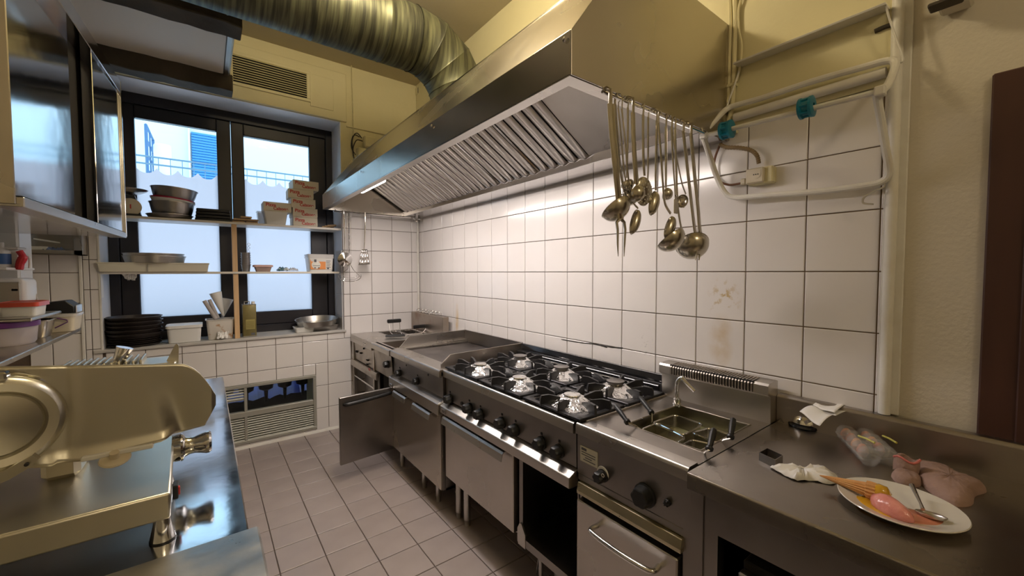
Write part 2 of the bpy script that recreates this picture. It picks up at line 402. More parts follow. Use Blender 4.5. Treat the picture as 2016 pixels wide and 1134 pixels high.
# ---- the window: dark frame, two sashes, clear glass with scalloped frosted film
wi = struct(B().box(WX0, WX1, .30, .335, WZ0+.02, WZ0+.06).build('window_1', FRAME, loc=((WX0+WX1)/2, .33, WZ0+.02)))
b = B()
YW0, YW1 = .298, .40
b.box(WX0, -2.235, YW0, YW1, .892, WZ1, bev=.004); b.box(-.800, WX1, YW0, YW1, .892, WZ1, bev=.004)
b.box(-2.235, -.80, YW0, YW1, 2.675, WZ1, bev=.004); b.box(-2.235, -.80, YW0, YW1, .892, .955, bev=.004)
b.build('window_frame', FRAME, wi)
def sash(x0, x1, g0, g1):
    b = B(); y0, y1 = .318, .372
    b.box(x0, g0, y0, y1, .955, 2.675, bev=.005); b.box(g1, x1, y0, y1, .955, 2.675, bev=.005)
    b.box(g0, g1, y0, y1, 2.578, 2.675, bev=.005); b.box(g0, g1, y0, y1, .955, 1.068, bev=.005)
    return b.build('sash', FRAME, wi)
s1 = sash(-2.235, -1.537, -2.130, -1.632); s2 = sash(-1.533, -.80, -1.445, -.938)
def glass_mat():
    m = bpy.data.materials.new('window_glass'); m.use_nodes = True; n = m.node_tree.nodes; l = m.node_tree.links; n.clear()
    o = n.new('ShaderNodeOutputMaterial'); mx = n.new('ShaderNodeMixShader'); t = n.new('ShaderNodeBsdfTransparent'); g = n.new('ShaderNodeBsdfGlossy')
    g.inputs['Roughness'].default_value = .02; f = n.new('ShaderNodeFresnel'); f.inputs['IOR'].default_value = 1.3
    t.inputs['Color'].default_value = (.95, .98, 1, 1)
    l.new(f.outputs[0], mx.inputs[0]); l.new(t.outputs[0], mx.inputs[1]); l.new(g.outputs[0], mx.inputs[2]); l.new(mx.outputs[0], o.inputs[0]); return m
def film_mat():
    m = bpy.data.materials.new('frosted_film'); m.use_nodes = True; n = m.node_tree.nodes; l = m.node_tree.links; n.clear()
    o = n.new('ShaderNodeOutputMaterial'); mx = n.new('ShaderNodeMixShader'); t = n.new('ShaderNodeBsdfTranslucent'); g = n.new('ShaderNodeBsdfDiffuse')
    t.inputs['Color'].default_value = (.88, .79, .82, 1); g.inputs['Color'].default_value = (.6, .6, .64, 1); mx.inputs[0].default_value = .15
    l.new(t.outputs[0], mx.inputs[1]); l.new(g.outputs[0], mx.inputs[2]); l.new(mx.outputs[0], o.inputs[0]); return m
GLASS = glass_mat(); FILM = film_mat()
for sh, (g0, g1) in ((s1, (-2.130, -1.632)), (s2, (-1.445, -.938))):
    B().box(g0-.01, g1+.01, .345, .350, 1.06, 2.585).build('pane', GLASS, sh, smooth=0)
    # scalloped upper edge: arcs hanging between points
    n = 4; w = .125
    xs = []; x = g0-.01
    ph = .006 if g0 < -2 else -.010
    topz = 2.178
    pts = [(g0-.01, 1.06)]
    N = 80
    up_ = []
    for i in range(N+1):
        xx = g0-.01+(g1-g0+.02)*i/N
        u = ((xx-(g0-ph))/w) % 1.0
        zz = topz + .045*(abs(2*u-1)**2.4)
        up_.append((xx, zz))
    b = B(); b.loft([[(x, .3435, 1.06) for x, z in up_], [(x, .3435, z) for x, z in up_]], closed=False)
    b.build('frosted_film', FILM, sh, smooth=0)
# ---- outside: white terrace building with a blue shutter, railing, aerial frame, tank
ob = thing('terrace_building', 'white sunlit building with a blue roller shutter seen through the window', 'building', (-3, 6.5, 0))
EXTW = mat('white_render', (.60, .78, .86), .8)
SHUT = mat('blue_shutter', (.045, .27, .62), .5)
B().box(-9, 4, 7.0, 7.5, -1, 7.2).build('facade', EXTW, ob)
for i in range(26):
    pass
# ================================================================== outside view
def opt(x, y, Y): return at(x, y, 'y', Y)
a = at(376, 258, 'y', 6.98); c_ = at(430, 372, 'y', 6.98)
shb = B()
for i in range(34):
    z = a.z-.02-i*.055
    shb.box(a.x, a.x+.62, 6.93, 6.99, z-.048, z, bev=.01)
shb.build('roller_shutter', SHUT, ob)['kind'] = 'stuff'
B().box(a.x-.05, a.x-.02, 6.9, 7.0, a.z-2.0, a.z+.12).build('shutter_frame', WHITEP, ob)
struct(B().box(-6, 3, 3.92, 7.0, 2.0, 2.16).build('terrace_slab', EXTW, smooth=0))
rl = thing('terrace_railing', 'thin steel terrace railing beyond the window', 'railing', (-1.5, 4, 2))
RAILM = mat('railing_steel', (.10, .22, .32), .5)
zt = at(425, 325, 'y', 4).z
for z in (zt, zt-.105): B().tube([(-4.5, 4, z), (1.5, 4, z)], .013, 6).build('rail', RAILM, rl)
b = B()
for i in range(44): b.tube([(-4.4+i*.135, 4, 2.161), (-4.4+i*.135, 4, zt)], .0045, 4)
b.build('baluster_row', RAILM, rl)['kind'] = 'stuff'
f0_ = at(287, 245, 'y', 5.0)
lad = thing('steel_ladder_frame', 'tall blue grey lattice frame standing on the terrace', 'frame', (f0_.x, f0_.y, 2.161))
RF = mat('blue_grey_frame', (.05, .16, .33), .5)
f0, f1 = at(287, 245, 'y', 5.0), at(301, 275, 'y', 6.2)
zb = 2.161
for f in (f0, f1): B().box(f.x-.02, f.x+.02, f.y-.02, f.y+.02, zb, f.z).build('upright', RF, lad)
for k in range(6):
    z0 = f0.z-k*.24; z1 = f1.z-k*.24
    B().tube([(f0.x, f0.y, z0), (f1.x, f1.y, z1)], .018, 5).build('rung', RF, lad)
mid = (f0+f1)/2; B().tube([(mid.x, mid.y, zb), (mid.x, mid.y, mid.z)], .012, 5).build('upright', RF, lad)
tk = at(320, 285, 'y', 5.5)
b = B(); b.lathe([(0, 0), (.11, -.005), (.125, -.03), (.125, -.55), (0, -.55)], 20, c=tuple(tk))
tank = thing('water_tank', 'small white upright tank standing beside the lattice frame outside', 'tank', (tk.x, tk.y, 2.161))
b.build('tank_body', mat('tank_white', (.70, .82, .90), .4), tank)
B().box(tk.x-.14, tk.x+.14, tk.y-.12, tk.y+.12, 2.161, tk.z-.55).build('tank_stand', RF, tank)
# ================================================================== EXTRACTION HOOD
Y0, Y1 = -3.035, -.12
hood = thing('extraction_hood', 'long stainless extraction hood above the cooking range', 'extractor hood', (-.46, -1.58, 1.95))
t = .006
def sheet(x0, z0, x1, z1, ya, yb, name, m, th=t, par=hood):
    d = Vector((x1-x0, 0, z1-z0)); n = Vector((-d.z, 0, d.x)).normalized()*th
    return B().prism([(x0, z0), (x1, z1), (x1+n.x, z1+n.z), (x0+n.x, z0+n.z)], ya, yb, 'y').build(name, m, par, smooth=0, bevel=.0015)
sheet(-.925, 2.072, -.925, 1.95, Y0, Y1, 'front_lip', STEELH)
sheet(-.674, 2.40, -.925, 2.068, Y0, Y1, 'front_slope', STEELH)
B().box(-.676, -.02, Y0, Y1, 2.397, 2.403).build('top_panel', STEELH, hood, smooth=0)
endp = [(-.002, 1.95), (-.925, 1.95), (-.925, 2.07), (-.674, 2.403), (-.002, 2.403)]
o = B().prism(endp, Y0-.006, Y0, 'y').build('end_panel', STEELH, hood, smooth=0, bevel=.001)
o = B().prism(endp, Y1, Y1+.006, 'y').build('end_panel', STEELH, hood, smooth=0)
B().box(-.925, -.885, Y0, Y1, 1.948, 1.953).build('bottom_flange', STEEL, hood, smooth=0)
B().box(-.885, -.20, Y0, Y0+.045, 1.948, 1.953).build('bottom_flange', STEEL, hood, smooth=0)
B().box(-.887, -.884, Y0+.045, Y1, 1.953, 1.972).build('drip_lip', CHROME, hood, smooth=0)
b = B(); b.box(-.205, -.02, Y0, Y1, 1.946, 1.952); b.box(-.209, -.203, Y0, Y1, 1.946, 1.992, bev=.002)
b.build('grease_channel', MIRROR, hood, smooth=0)
fz = lambda x: 1.990+.612*(-x-.20)
sl = math.atan(.612)
# blank panel at the near end and behind the lip
sheet(-.20, fz(-.20), -.72, fz(-.72), Y0+.006, -2.46, 'blank_panel', STEEL)
sheet(-.20, fz(-.20)+.012, -.70, fz(-.70)+.012, -2.46, Y1, 'filter_backing', DARK)
# baffle slats: one shared rounded strip, copied down the bank of filters
L = .575
b = B()
w = .029
prof = [(-w, .0), (-w*.93, -.006), (-w*.72, -.012), (-w*.35, -.0155), (w*.1, -.0145), (w*.6, -.010), (w*.93, -.005), (w, 0), (w*.9, .002), (0, -.011), (-w*.9, .002)]
b.loft([[(0, y, z) for y, z in prof], [(L-.012, y, z) for y, z in prof], [(L, y*.8, z*.4) for y, z in prof]], True, True, True)
ba = b.build('baffle_slat', BAFFLE, hood, local=True)
bme = ba.data; bpy.data.objects.remove(ba)
n = 0
y = -2.425
k = 0
while y > -2.46+.0 or y < Y1-.05:
    if y > Y1-.04: break
    o = piece(bme, 'baffle_slat', hood, (-.690, y, fz(-.690)-.006), rot=(0, sl, 0))
    k += 1
    y += .0735 if k % 5 else .094
# filter frames between the cassettes
k = 0; y = -2.425
for i in range(40):
    k += 1
    if k % 5 == 0:
        yy = y+.047
        if yy < Y1-.05:
            d = Vector((-.60, 0, fz(-.80)-fz(-.20)))
            B().prism([(-.20, fz(-.2)-.010), (-.70, fz(-.7)-.010), (-.70, fz(-.7)), (-.20, fz(-.2))], yy-.008, yy+.008, 'y').build('cassette_edge', CHROME, hood, smooth=0)
        y += .094
    else: y += .0735
    if y > Y1: break
# hood tube lamp
LAMPM = mat('lamp_tube', (1, .95, .92), .5, emit=24, ecol=(1, .90, .84))
lamp = thing('hood_strip_lamp', 'white tube lamp lit inside the hood behind its front lip', 'lamp', (-.80, -1.4, 2.03))
B().box(-.835, -.765, -1.26, -.77, 2.028, 2.052, bev=.003).build('lamp_housing', WHITEP, lamp)
B().cyl((-.80, -.79, 2.008), (-.80, -1.24, 2.008), .014, 12).build('tube', LAMPM, lamp)
lamp2 = thing('hood_strip_lamp', 'second tube lamp tucked up behind the hood front lip, nearer the utensils', 'lamp', (-.82, -2.1, 2.05))
B().box(-.855, -.790, -2.66, -1.46, 2.062, 2.085, bev=.003).build('lamp_housing', WHITEP, lamp2)
B().cyl((-.825, -1.48, 2.047), (-.825, -2.64, 2.047), .014, 12).build('tube', LAMPM, lamp2)
area('hood_lamp_light', (-.74, -1.60, 1.99), .06, 2.1, 24, (1, .90, .86), (0, -.12, 0))
# rail and latch at the far end
rail = B(); rail.tube([(-.845, -.145, 1.936), (-.10, -.145, 1.936)], .006, 8)
for x in (-.83, -.46, -.14): rail.tube([(x, -.145, 1.936), (x, -.145, 1.955)], .004, 6)
rail.build('utensil_rail', CHROME, hood)
rail = B(); rail.tube([(-.80, -3.043, 1.936), (-.22, -3.043, 1.936)], .005, 8)
for x in (-.79, -.5, -.23): rail.tube([(x, -3.043, 1.936), (x, -3.038, 1.955)], .004, 6)
rail.build('utensil_rail', CHROME, hood)
b = B(); b.box(-.125, -.095, -.20, -.17, 1.895, 1.95, bev=.004); b.tube([(-.14, -.185, 1.925), (-.07, -.185, 1.925)], .006, 8)
b.build('channel_tap', CHROME, hood)
for yy in (-3.02, -2.2, -1.2, -.3): B().lathe([(0, .004), (.006, .003), (.008, 0)], 8, M=Matrix.Translation((-.931, yy, 2.05)) @ Matrix.Rotation(-PI/2, 4, 'Y')).build('rivet', CHROME, hood)
# ================================================================== DUCT
duct = thing('ventilation_duct', 'big dirty galvanised round duct curving down into the hood top', 'duct', (-.37, -1.5, 2.40))
R = .178; yc, zc = -1.5, 2.812; xb = -.385; rb = .33
def ring(c, ax, r=R, n=40):
    ax = ax.normalized(); u = Vector((0, 1, 0)); w = ax.cross(u)
    return [c+(u*math.cos(2*PI*k/n)+w*math.sin(2*PI*k/n))*r for k in range(n)]
b = B(); xs = [-2.7+i*.06 for i in range(33)]
rings = []
for i, x in enumerate(xs):
    if x > xb-rb: break
    for dx, rr in (((0, R), (.003, R+.0022), (.007, R+.0022), (.010, R)) if i % 6 == 0 else ((0, R),)): rings.append(ring(Vector((x+dx, yc, zc)), Vector((1, 0, 0)), rr))
xe = xb-rb
rings.append(ring(Vector((xe, yc, zc)), Vector((1, 0, 0))))
b.loft(rings); b.build('spiral_pipe', DUCT, duct, smooth=50)
# mitred elbow: four gores
ang = [0, 22.5, 45, 67.5, 90]
cen = Vector((xe, yc, zc-rb))
def arcp(a): return cen+Vector((math.sin(math.radians(a))*rb, 0, math.cos(math.radians(a))*rb))
def axis(a): return Vector((math.cos(math.radians(a)), 0, -math.sin(math.radians(a))))
for i in range(4):
    a0, a1 = ang[i], ang[i+1]; am = (a0+a1)/2
    b = B(); h = []
    for a in (a0, a0+1.6, a1-1.6, a1):
        rr = R+.004 if a in (a0, a1) else R
        c = arcp(a); h.append(ring(c, axis(a), rr+.001*i))
    b.loft(h); b.build('elbow_gore', DUCT, duct, smooth=50)
b = B(); zt_ = zc-rb
b.loft([ring(Vector((xb, yc, z)), Vector((0, 0, -1)), r) for z, r in ((zt_, R+.004), (zt_-.02, R), (2.425, R), (2.42, R+.02), (2.405, R+.025))])
b.build('collar', DUCT, duct, smooth=50)
# ================================================================== LOFT BOX with old beams, upper left
loft = thing('suspended_ceiling_box', 'boxed ceiling housing with a pale underside above the window', 'ceiling box', (-2.1, -1.0, 2.80))
B().box(XL+.0, -1.59, -2.3, -.20, 2.80, ZC-.0).build('box_shell', WHITEP, loft, smooth=0)
b = B(); b.box(-1.592, -1.560, -2.3, -.20, 2.792, ZC, bev=.003); b.box(-1.597, -1.567, -2.3, -.18, 2.782, 2.80, bev=.003)
b.build('edge_profile', ALU, loft)
B().box(XL, -1.60, -2.3, -.20, 2.789, 2.80).build('underside_panel', mat('pinkish_panel', (.72, .67, .60), .6, bump=.05), loft)
def beam(y0, y1, z0, x1, lab):
    b = B(); N = 16; rings = []
    for i in range(N+1):
        x = XL+(x1-XL)*i/N; j = lambda: random.uniform(-.006, .006)
        rings.append([(x, y0+j(), z0+j()), (x, y1+j(), z0+j()), (x, y1+j(), 2.795), (x, y0+j(), 2.795)])
    b.loft(rings, True, True, True)
    return tag(b.build('wooden_beam', DWOOD, smooth=25, bevel=.006), lab, 'beam')
beam(-.36, -.22, 2.685, -1.545, 'dark old wooden beam nearest the window head')
beam(-1.28, -1.13, 2.685, -1.545, 'dark old wooden beam at the top edge, its end beside the duct')
# ================================================================== things on the upper walls
jb = thing('junction_box', 'small cream junction box with loose cables beside the hood end', 'junction box', (-.60, -.03, 2.42))
c0 = at(727, 283, 'y', -.03)
b = B(); b.box(c0.x-.052, c0.x+.052, -.062, .0, c0.z-.045, c0.z+.06, bev=.006); b.build('box', CREAM, jb)
B().box(c0.x-.046, c0.x+.046, -.068, -.060, c0.z-.038, c0.z+.053, bev=.003).build('lid', CREAM, jb)
CAB = mat('cable_black', (.03, .025, .02), .5)
for i, pp in enumerate([[(712, 272), (703, 262), (694, 270), (692, 290), (700, 305)], [(708, 270), (698, 266), (693, 280), (697, 312)], [(714, 278), (702, 276), (695, 292), (696, 308)]]):
    B().tube(bez([at(x, y, 'y', -.03-.008*i) for x, y in pp]), .0045, 6).build('cable', CAB, jb)
w = at(712, 300, 'y', -.03)
B().box(w.x-.04, w.x+.04, -.05, 0, w.z-.05, w.z+.04, bev=.01).build('cable_clip', CREAM, jb)
ch0, ch1 = at(692, 128, 'y', -.03), at(697, 310, 'y', -.03)
b = B(); nl = 46
for i in range(nl):
    t0 = ch0.lerp(ch1, i/nl); t1 = ch0.lerp(ch1, (i+1.25)/nl); ux = Vector((.0065, 0, 0)) if i % 2 else Vector((0, .0065, 0))
    b.tube([t0+ux*.6, t0-ux*.6, t1-ux*.6, t1+ux*.6], .0022, 4, closed=True)
tag(b.build('hanging_chain', CREAM), 'thin painted chain hanging from the ceiling beside the window', 'chain', kind='stuff')
hk = at(692, 126, 'y', -.02)
b = B(); b.box(hk.x-.012, hk.x+.012, -.03, 0, hk.z-.015, hk.z+.02, bev=.004); tag(b.build('chain_hook', CREAM), 'small cream hook holding the chain at the ceiling edge', 'hook')
ss = thing('burnt_wall_socket', 'dark scorched electrical box on the cream wall behind the duct', 'junction box', tuple(at(828, 190, 'y', -.03)))
q = at(828, 181, 'y', -.03)
B().box(q.x-.045, q.x+.045, -.05, 0, q.z-.035, q.z+.035, bev=.005).build('box', CREAM, ss)
B().box(q.x-.040, q.x+.038, -.056, -.045, q.z-.030, q.z+.028, bev=.004).build('scorched_cover', DWOOD, ss)
for dx in (-.01, .015): B().tube([(q.x+dx, -.02, q.z-.03), (q.x+dx+.002, -.02, q.z-.25)], .008, 8).build('conduit', CREAM, ss)
B().tube(bez([(q.x+.03, -.04, q.z), (q.x+.07, -.05, q.z-.01), (q.x+.10, -.05, q.z-.06)]), .005, 6).build('cable', CAB, ss)
# ================================================================== COOKING LINE
def nose(T, X, ya, yb, name, m, par, depth=.042, back=-.5, r=.011):
    # rounded front edge strip of a cooker top
    pr = [(back, T)]
    for i in range(6):
        a = PI/2+i*(PI/2)/5
        pr.append((X+r+math.cos(a)*r, T-r+math.sin(a)*r))
    pr += [(X, T-depth), (X+.014, T-depth-.004), (X+.014, T-.012), (back, T-.012)]
    return B().prism(pr, ya, yb, 'y').build(name, m, par, smooth=40)
def knob_bm(r=.021, d=.030):
    b = B(); n = 30
    def star(rr, x, amp): return [(x, math.cos(2*PI*k/n)*(rr+amp*math.cos(6*2*PI*k/n)), math.sin(2*PI*k/n)*(rr+amp*math.cos(6*2*PI*k/n))) for k in range(n)]
    b.loft([star(r*1.05, 0, 0), star(r*1.05, -.005, 0), star(r*.92, -.007, .0006), star(r*.88, -d*.55, .0018), star(r*.80, -d*.93, .002), star(r*.70, -d, .002)], True, True, True)
    return b
def add_knob(par, px, py, X, r=.021, d=.030, name='knob', m=BLACKP, mark=True):
    p = at(px, py, 'x', X)
    if (r, d, m.name) not in KN:
        o = knob_bm(r, d).build(name, m, par, local=True); KN[(r, d, m.name)] = o.data
    else: o = bpy.data.objects.new(name, KN[(r, d, m.name)]); COL.objects.link(o); o.parent = par
    o.location = p-wpos(par)
    if mark:
        q = p+Vector((0, 0, r+.012)); B().box(X-.002, X+.001, q.y-.005, q.y+.005, q.z-.005, q.z+.006, bev=.001).build('position_mark', BLACKP, par)
    return o
KN = {}
def leg(par, x, y, h, name='leg', r=.017):
    b = B(); b.lathe([(0, 0), (r*.8, 0), (r*.85, .03), (r, .034), (r, h), (0, h)], 16, c=(x, y, 0)); return b.build(name, ALU, par)
def box_open(b, x0, x1, y0, y1, z0, z1, t=.004, bottom=True):
    # open-topped tray
    b.box(x0, x0+t, y0, y1, z0, z1); b.box(x1-t, x1, y0, y1, z0, z1); b.box(x0, x1, y0, y0+t, z0, z1); b.box(x0, x1, y1-t, y1, z0, z1)
    if bottom: b.box(x0, x1, y0, y1, z0, z0+t)
def top_with_holes(b, x0, x1, y0, y1, z0, z1, holes):
    ys = sorted({y0, y1} | {h[2] for h in holes} | {h[3] for h in holes})
    for ya, yb in zip(ys, ys[1:]):
        hs = sorted([h for h in holes if h[2] <= ya+1e-6 and h[3] >= yb-1e-6]); x = x0
        for h in hs:
            b.box(x, h[0], ya, yb, z0, z1); x = h[1]
        b.box(x, x1, ya, yb, z0, z1)
BX = -.03
# ---------------------------------------------------------------- fryer (far end)
FR = thing('deep_fryer', 'stainless deep fryer in the far corner with worn control panel and wire baskets', 'fryer', (-.36, -.5, 0))
b = B(); T = .85
top_with_holes(b, -.690, BX, -.60, -.018, T-.03, T, [(-.45, -.11, -.42, -.06)])
b.build('top_plate', STEEL, FR, smooth=0, bevel=.002)
b = B(); top_with_holes(b, -.66, BX, -.99, -.60, T-.03, T, [(-.62, -.10, -.94, -.64)]); b.build('top_plate', STEEL, FR, smooth=0, bevel=.002)
nose(T, -.690, -.992, -.60, 'front_nose', STEEL, FR, back=-.64)
b = B(); box_open(b, -.45, -.11, -.42, -.06, .62, T-.002); b.build('oil_well', STEELD, FR, smooth=0)
b = B(); box_open(b, -.62, -.10, -.94, -.64, .66, T-.002); b.build('oil_well', STEELD, FR, smooth=0)
OILM = mat('fryer_oil', (.09, .05, .015), .05, coat=.5)
B().box(-.445, -.115, -.415, -.065, .62, .775).build('oil', OILM, FR); B().box(-.615, -.105, -.935, -.645, .62, .80).build('oil', OILM, FR)
FPAN = mat('stained_fryer_panel', (.50, .46, .41), .36, .9, col2=(.30, .26, .22), nscale=9, detail=8, thr=(.52, .8), rvar=.1)
B().prism([(-.672, .822), (-.676, .822), (-.664, .628), (-.655, .628)], -.992, -.075, 'y').build('control_panel', FPAN, FR, smooth=0, bevel=.002)
B().box(-.690, -.672, -.60, -.018, .785, .822, bev=.002).build('front_rim', STEEL, FR)
B().box(-.680, -.650, -.072, -.02, .60, .82, bev=.003).build('corner_post', STEEL, FR)
add_knob(FR, 764, 717, -.670, .027, .034)
for px, py, w, h in ((703, 692, .018, .016), (711, 695, .015, .012), (724, 709, .024, .008), (724, 717, .018, .008), (717, 686, .005, .014), (735, 732, .02, .01)):
    p = at(px, py, 'x', -.672); B().box(-.682, -.668, p.y-w, p.y+w, p.z-h/2, p.z+h/2, bev=.002).build('mounting_hole', DARK, FR)
B().prism([(-.686, .622), (-.690, .60), (-.690, .565), (-.670, .560), (-.655, .622)], -.70, -.02, 'y').build('lower_rail', FPAN, FR, smooth=0, bevel=.002)
rd = at(727, 727, 'x', -.69); B().box(-.6915, -.689, rd.y-.02, rd.y+.02, rd.z-.010, rd.z+.008).build('red_mark', mat('red_sticker', (.5, .12, .10), .5), FR)
for x, y in ((-.66, -.04), (-.66, -.60), (-.06, -.04), (-.06, -.60), (-.06, -.95)): B().box(x-.015, x+.015, y-.015, y+.015, 0, .82).build('leg', STEEL, FR, bevel=.002)
B().cyl((-.665, -.04, .47), (-.665, -.60, .47), .008).build('cross_rod', CHROME, FR)
B().cyl((-.07, -.04, .30), (-.665, -.04, .30), .008).build('cross_rod', CHROME, FR)
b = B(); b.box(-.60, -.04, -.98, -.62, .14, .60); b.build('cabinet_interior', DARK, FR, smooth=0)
B().box(-.60, -.05, -.50, -.12, .22, .60, bev=.01).build('drain_tank', STEELD, FR)
# flue plate at the back of the fryer with its wire rack
b = B(); b.box(-.105, -.045, -.70, -.03, T, 1.022, bev=.003)
RUSTP = mat('heat_stained_steel', (.42, .37, .32), .35, 1, col2=(.26, .15, .08), nscale=4.5, detail=5, thr=(.5, .78))
b.build('flue_plate', RUSTP, FR)
b = B()
b.tube([(-.075, -.10, 1.030), (-.075, -.58, 1.030)], .004, 6); b.tube([(-.055, -.10, 1.030), (-.055, -.58, 1.030)], .004, 6)
b.build('wire_rack', CHROME, FR)
for i in range(7):
    y = -.12-i*.07
    B().tube(bez([(-.085, y, 1.024), (-.085, y, 1.045), (-.07, y-.01, 1.056), (-.05, y-.02, 1.050), (-.045, y-.02, 1.030)], 3), .003, 5).build('rack_hoop', CHROME, FR)
# baskets
for i, (hx, hy, hz, bx, by) in enumerate(((776, 632, 0, -.36, -.24), (826, 643, 0, -.19, -.24))):
    bk = thing('fryer_basket', ('wire fryer basket with raised black handle, left one in the well', 'wire fryer basket with raised black handle, right one in the well')[i], 'basket', (bx, by, .80), group='fryer baskets')
    b = B()
    x0, x1, y0, y1 = bx-.075, bx+.075, -.40, -.08
    for z in (.845, .80): b.tube([(x0, y0, z), (x1, y0, z), (x1, y1, z), (x0, y1, z)], .0025, 5, closed=True)
    for k in range(7):
        yy = y0+(y1-y0)*k/6; b.tube([(x0, yy, .845), (x0, yy, .785), (x1, yy, .785), (x1, yy, .845)], .0012, 4)
    for k in range(1, 4):
        xx = x0+(x1-x0)*k/4; b.tube([(xx, y0, .845), (xx, y0, .785), (xx, y1, .785), (xx, y1, .845)], .0012, 4)
    b.build('wire_mesh', CHROME, bk)['kind'] = 'stuff'
    p = at(hx, hy, 'y', -.33)
    for s in (-1, 1): B().tube(bez([(bx+s*.03, -.38, .845), (p.x+s*.045, -.36, .88), (p.x+s*.05, -.33, p.z)], 4), .003, 6).build('handle_wire', CHROME, bk)
    B().box(p.x-.062, p.x+.062, -.345, -.315, p.z-.015, p.z+.017, bev=.006).build('handle_grip', BLACKP, bk)
p = at(785, 661, 'z', .868)
bh = B(); bh.tube([at(759, 662, 'z', .865), at(770, 661, 'z', .866), at(797, 660, 'z', .868)], [.010, .013, .011], 10)
tg = thing('basket_skimmer', 'long black-handled wire tool lying across the fryer edge', 'skimmer', tuple(at(790, 660, 'z', .853)))
bh.build('handle', BLACKP, tg)
b = B(); b.tube([at(797, 660, 'z', .868), at(815, 657, 'z', .868), at(838, 654, 'z', .866)], .004, 6); b.build('shaft', CHROME, tg)
B().box(-.33, -.20, -.50, -.44, .853, .866, bev=.003).build('blade', STEEL, tg)
# ---------------------------------------------------------------- griddle
T = .853; GX = -.684; ya, yb = -1.768, -.995
GR = thing('griddle_cooker', 'stainless griddle unit with splash guard above two cupboard doors', 'griddle', (-.36, -1.38, 0))
nose(T, GX, ya, yb, 'front_nose', STEEL, GR, back=-.60)
b = B(); b.box(-.60, -.575, ya, yb, .80, T); b.box(-.575, BX, ya, ya+.02, .80, T); b.box(-.575, BX, yb-.02, yb, .80, T); b.build('top_rim', STEEL, GR, smooth=0)
GRID = mat('griddle_iron', (.075, .065, .060), .38, .7, col2=(.16, .14, .13), nscale=5, detail=8, rvar=.1)
B().box(-.575, -.05, ya+.07, yb-.05, .82, .843, bev=.004).build('cooking_plate', GRID, GR)
B().box(-.575, BX, ya+.02, yb-.02, .79, .822).build('drip_tray', STEELD, GR)
def guard(y, x0, x1, z1, m, name='splash_guard'):
    return B().prism([(x0, T-.005), (x0, T+.025), (x0+.10, z1), (x1, z1), (x1, T-.03)], y-.004, y+.004, 'y')
g_ = B().prism([(-.61, T-.01), (-.52, T+.08), (-.035, T+.085), (-.035, T-.03)], -.962, -.955, 'y').build('splash_guard', STEEL, GR, smooth=0, bevel=.001)
B().prism([(-.57, T-.01), (-.57, T+.0), (-.04, T+.012), (-.04, T-.03)], -1.0, -.962, 'y').build('gutter', STEEL, GR, smooth=0)
B().box(-.040, -.030, -1.72, -.955, T-.03, T+.085).build('rear_splash', STEELD, GR, bevel=.001)
B().prism([(-.648, T-.02), (-.648, T+.022), (-.585, T+.072), (-.035, T+.082), (-.035, T-.03)], -1.722, -1.714, 'y').build('splash_guard', RUSTP, GR, smooth=0, bevel=.001)
# panel, lip
def panel(par, ya, yb, X, z0, z1, m=STEEL):
    return B().prism([(X-.006, z1), (X+.03, z1), (X+.03, z0-.02), (X-.004, z0)], ya, yb, 'y').build('control_panel', m, par, smooth=0)
def lip(par, ya, yb, X, zt, zb, m=STEEL):
    return B().prism([(X+.05, zt+.022), (X+.030, zt+.016), (X+.004, zt+.003), (X, zt), (X, zb), (X+.01, zb-.003), (X+.05, zb-.003)], ya, yb, 'y').build('drip_ledge', m, par, smooth=0, bevel=.002)
PX = -.655
lt, lb_ = at(778, 748, 'x', -.695).z-.004, at(775, 765, 'x', -.695).z
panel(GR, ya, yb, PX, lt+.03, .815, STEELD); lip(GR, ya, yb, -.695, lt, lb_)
add_knob(GR, 787, 734, PX-.006, .0235); add_knob(GR, 822, 750, PX-.006, .0235)
for px, py in ((800, 719), (843, 738)):
    q = at(px, py, 'x', PX-.006); B().lathe([(0, .003), (.006, .002), (.007, 0)], 10, M=Matrix.Translation(q) @ Matrix.Rotation(-PI/2, 4, 'Y')).build('round_mark', BLACKP, GR)
# base cabinet: right door closed, left door swung open
b = B(); b.box(-.66, -.645, ya+.01, -1.70, .14, lb_); b.box(-.645, -.05, ya, yb, .14, .155); b.box(-.06, -.05, ya, yb, .14, lb_); b.box(-.645, -.05, ya, ya+.006, .14, lb_); b.box(-.645, -.05, yb-.006, yb, .14, lb_)
b.build('cabinet_shell', STEELD, GR, smooth=0)
d2 = B().box(-.672, -.655, -1.755, -1.003, .142, lb_-.012, bev=.003).build('door', STEELH, GR)
def flap(par, ya, yb, X, zt, h=.042, name='handle'):
    return B().prism([(X, zt), (X-.018, zt-.003), (X-.026, zt-.012), (X-.032, zt-h), (X-.029, zt-h), (X-.022, zt-.014), (X-.016, zt-.007), (X, zt-.005)], ya, yb, 'y').build(name, ALU, par, smooth=30)
h1a, h1b = at(775, 772, 'x', -.69), at(799, 782, 'x', -.69); h2a, h2b = at(813, 790, 'x', -.69), at(847, 806, 'x', -.69)
flap(d2, h1b.y, h1a.y, -.672, lb_-.012); flap(d2, h2b.y, h2a.y, -.672, lb_-.014)
# open door of the fryer cupboard, hinged at Y -1.0
od = B(); od.box(-.385, 0, -.010, .010, .130, .585, bev=.004)
odo = od.build('open_door', STEELD, FR, local=True); odo.location = Vector((-.668, -1.008, 0))-wpos(FR); odo.rotation_euler = (0, 0, math.radians(6))
b = B(); b.tube(bez([(-.355, -.012, .535), (-.335, -.035, .538), (-.19, -.042, .545), (-.05, -.035, .552), (-.03, -.012, .552)], 5), .012, 10)
hh = b.build('handle', BLACKP, odo, local=True)
for x, y in ((-.62, -1.05), (-.62, -1.42), (-.62, -1.62), (-.10, -1.05), (-.10, -1.62)): leg(GR, x, y, .142)
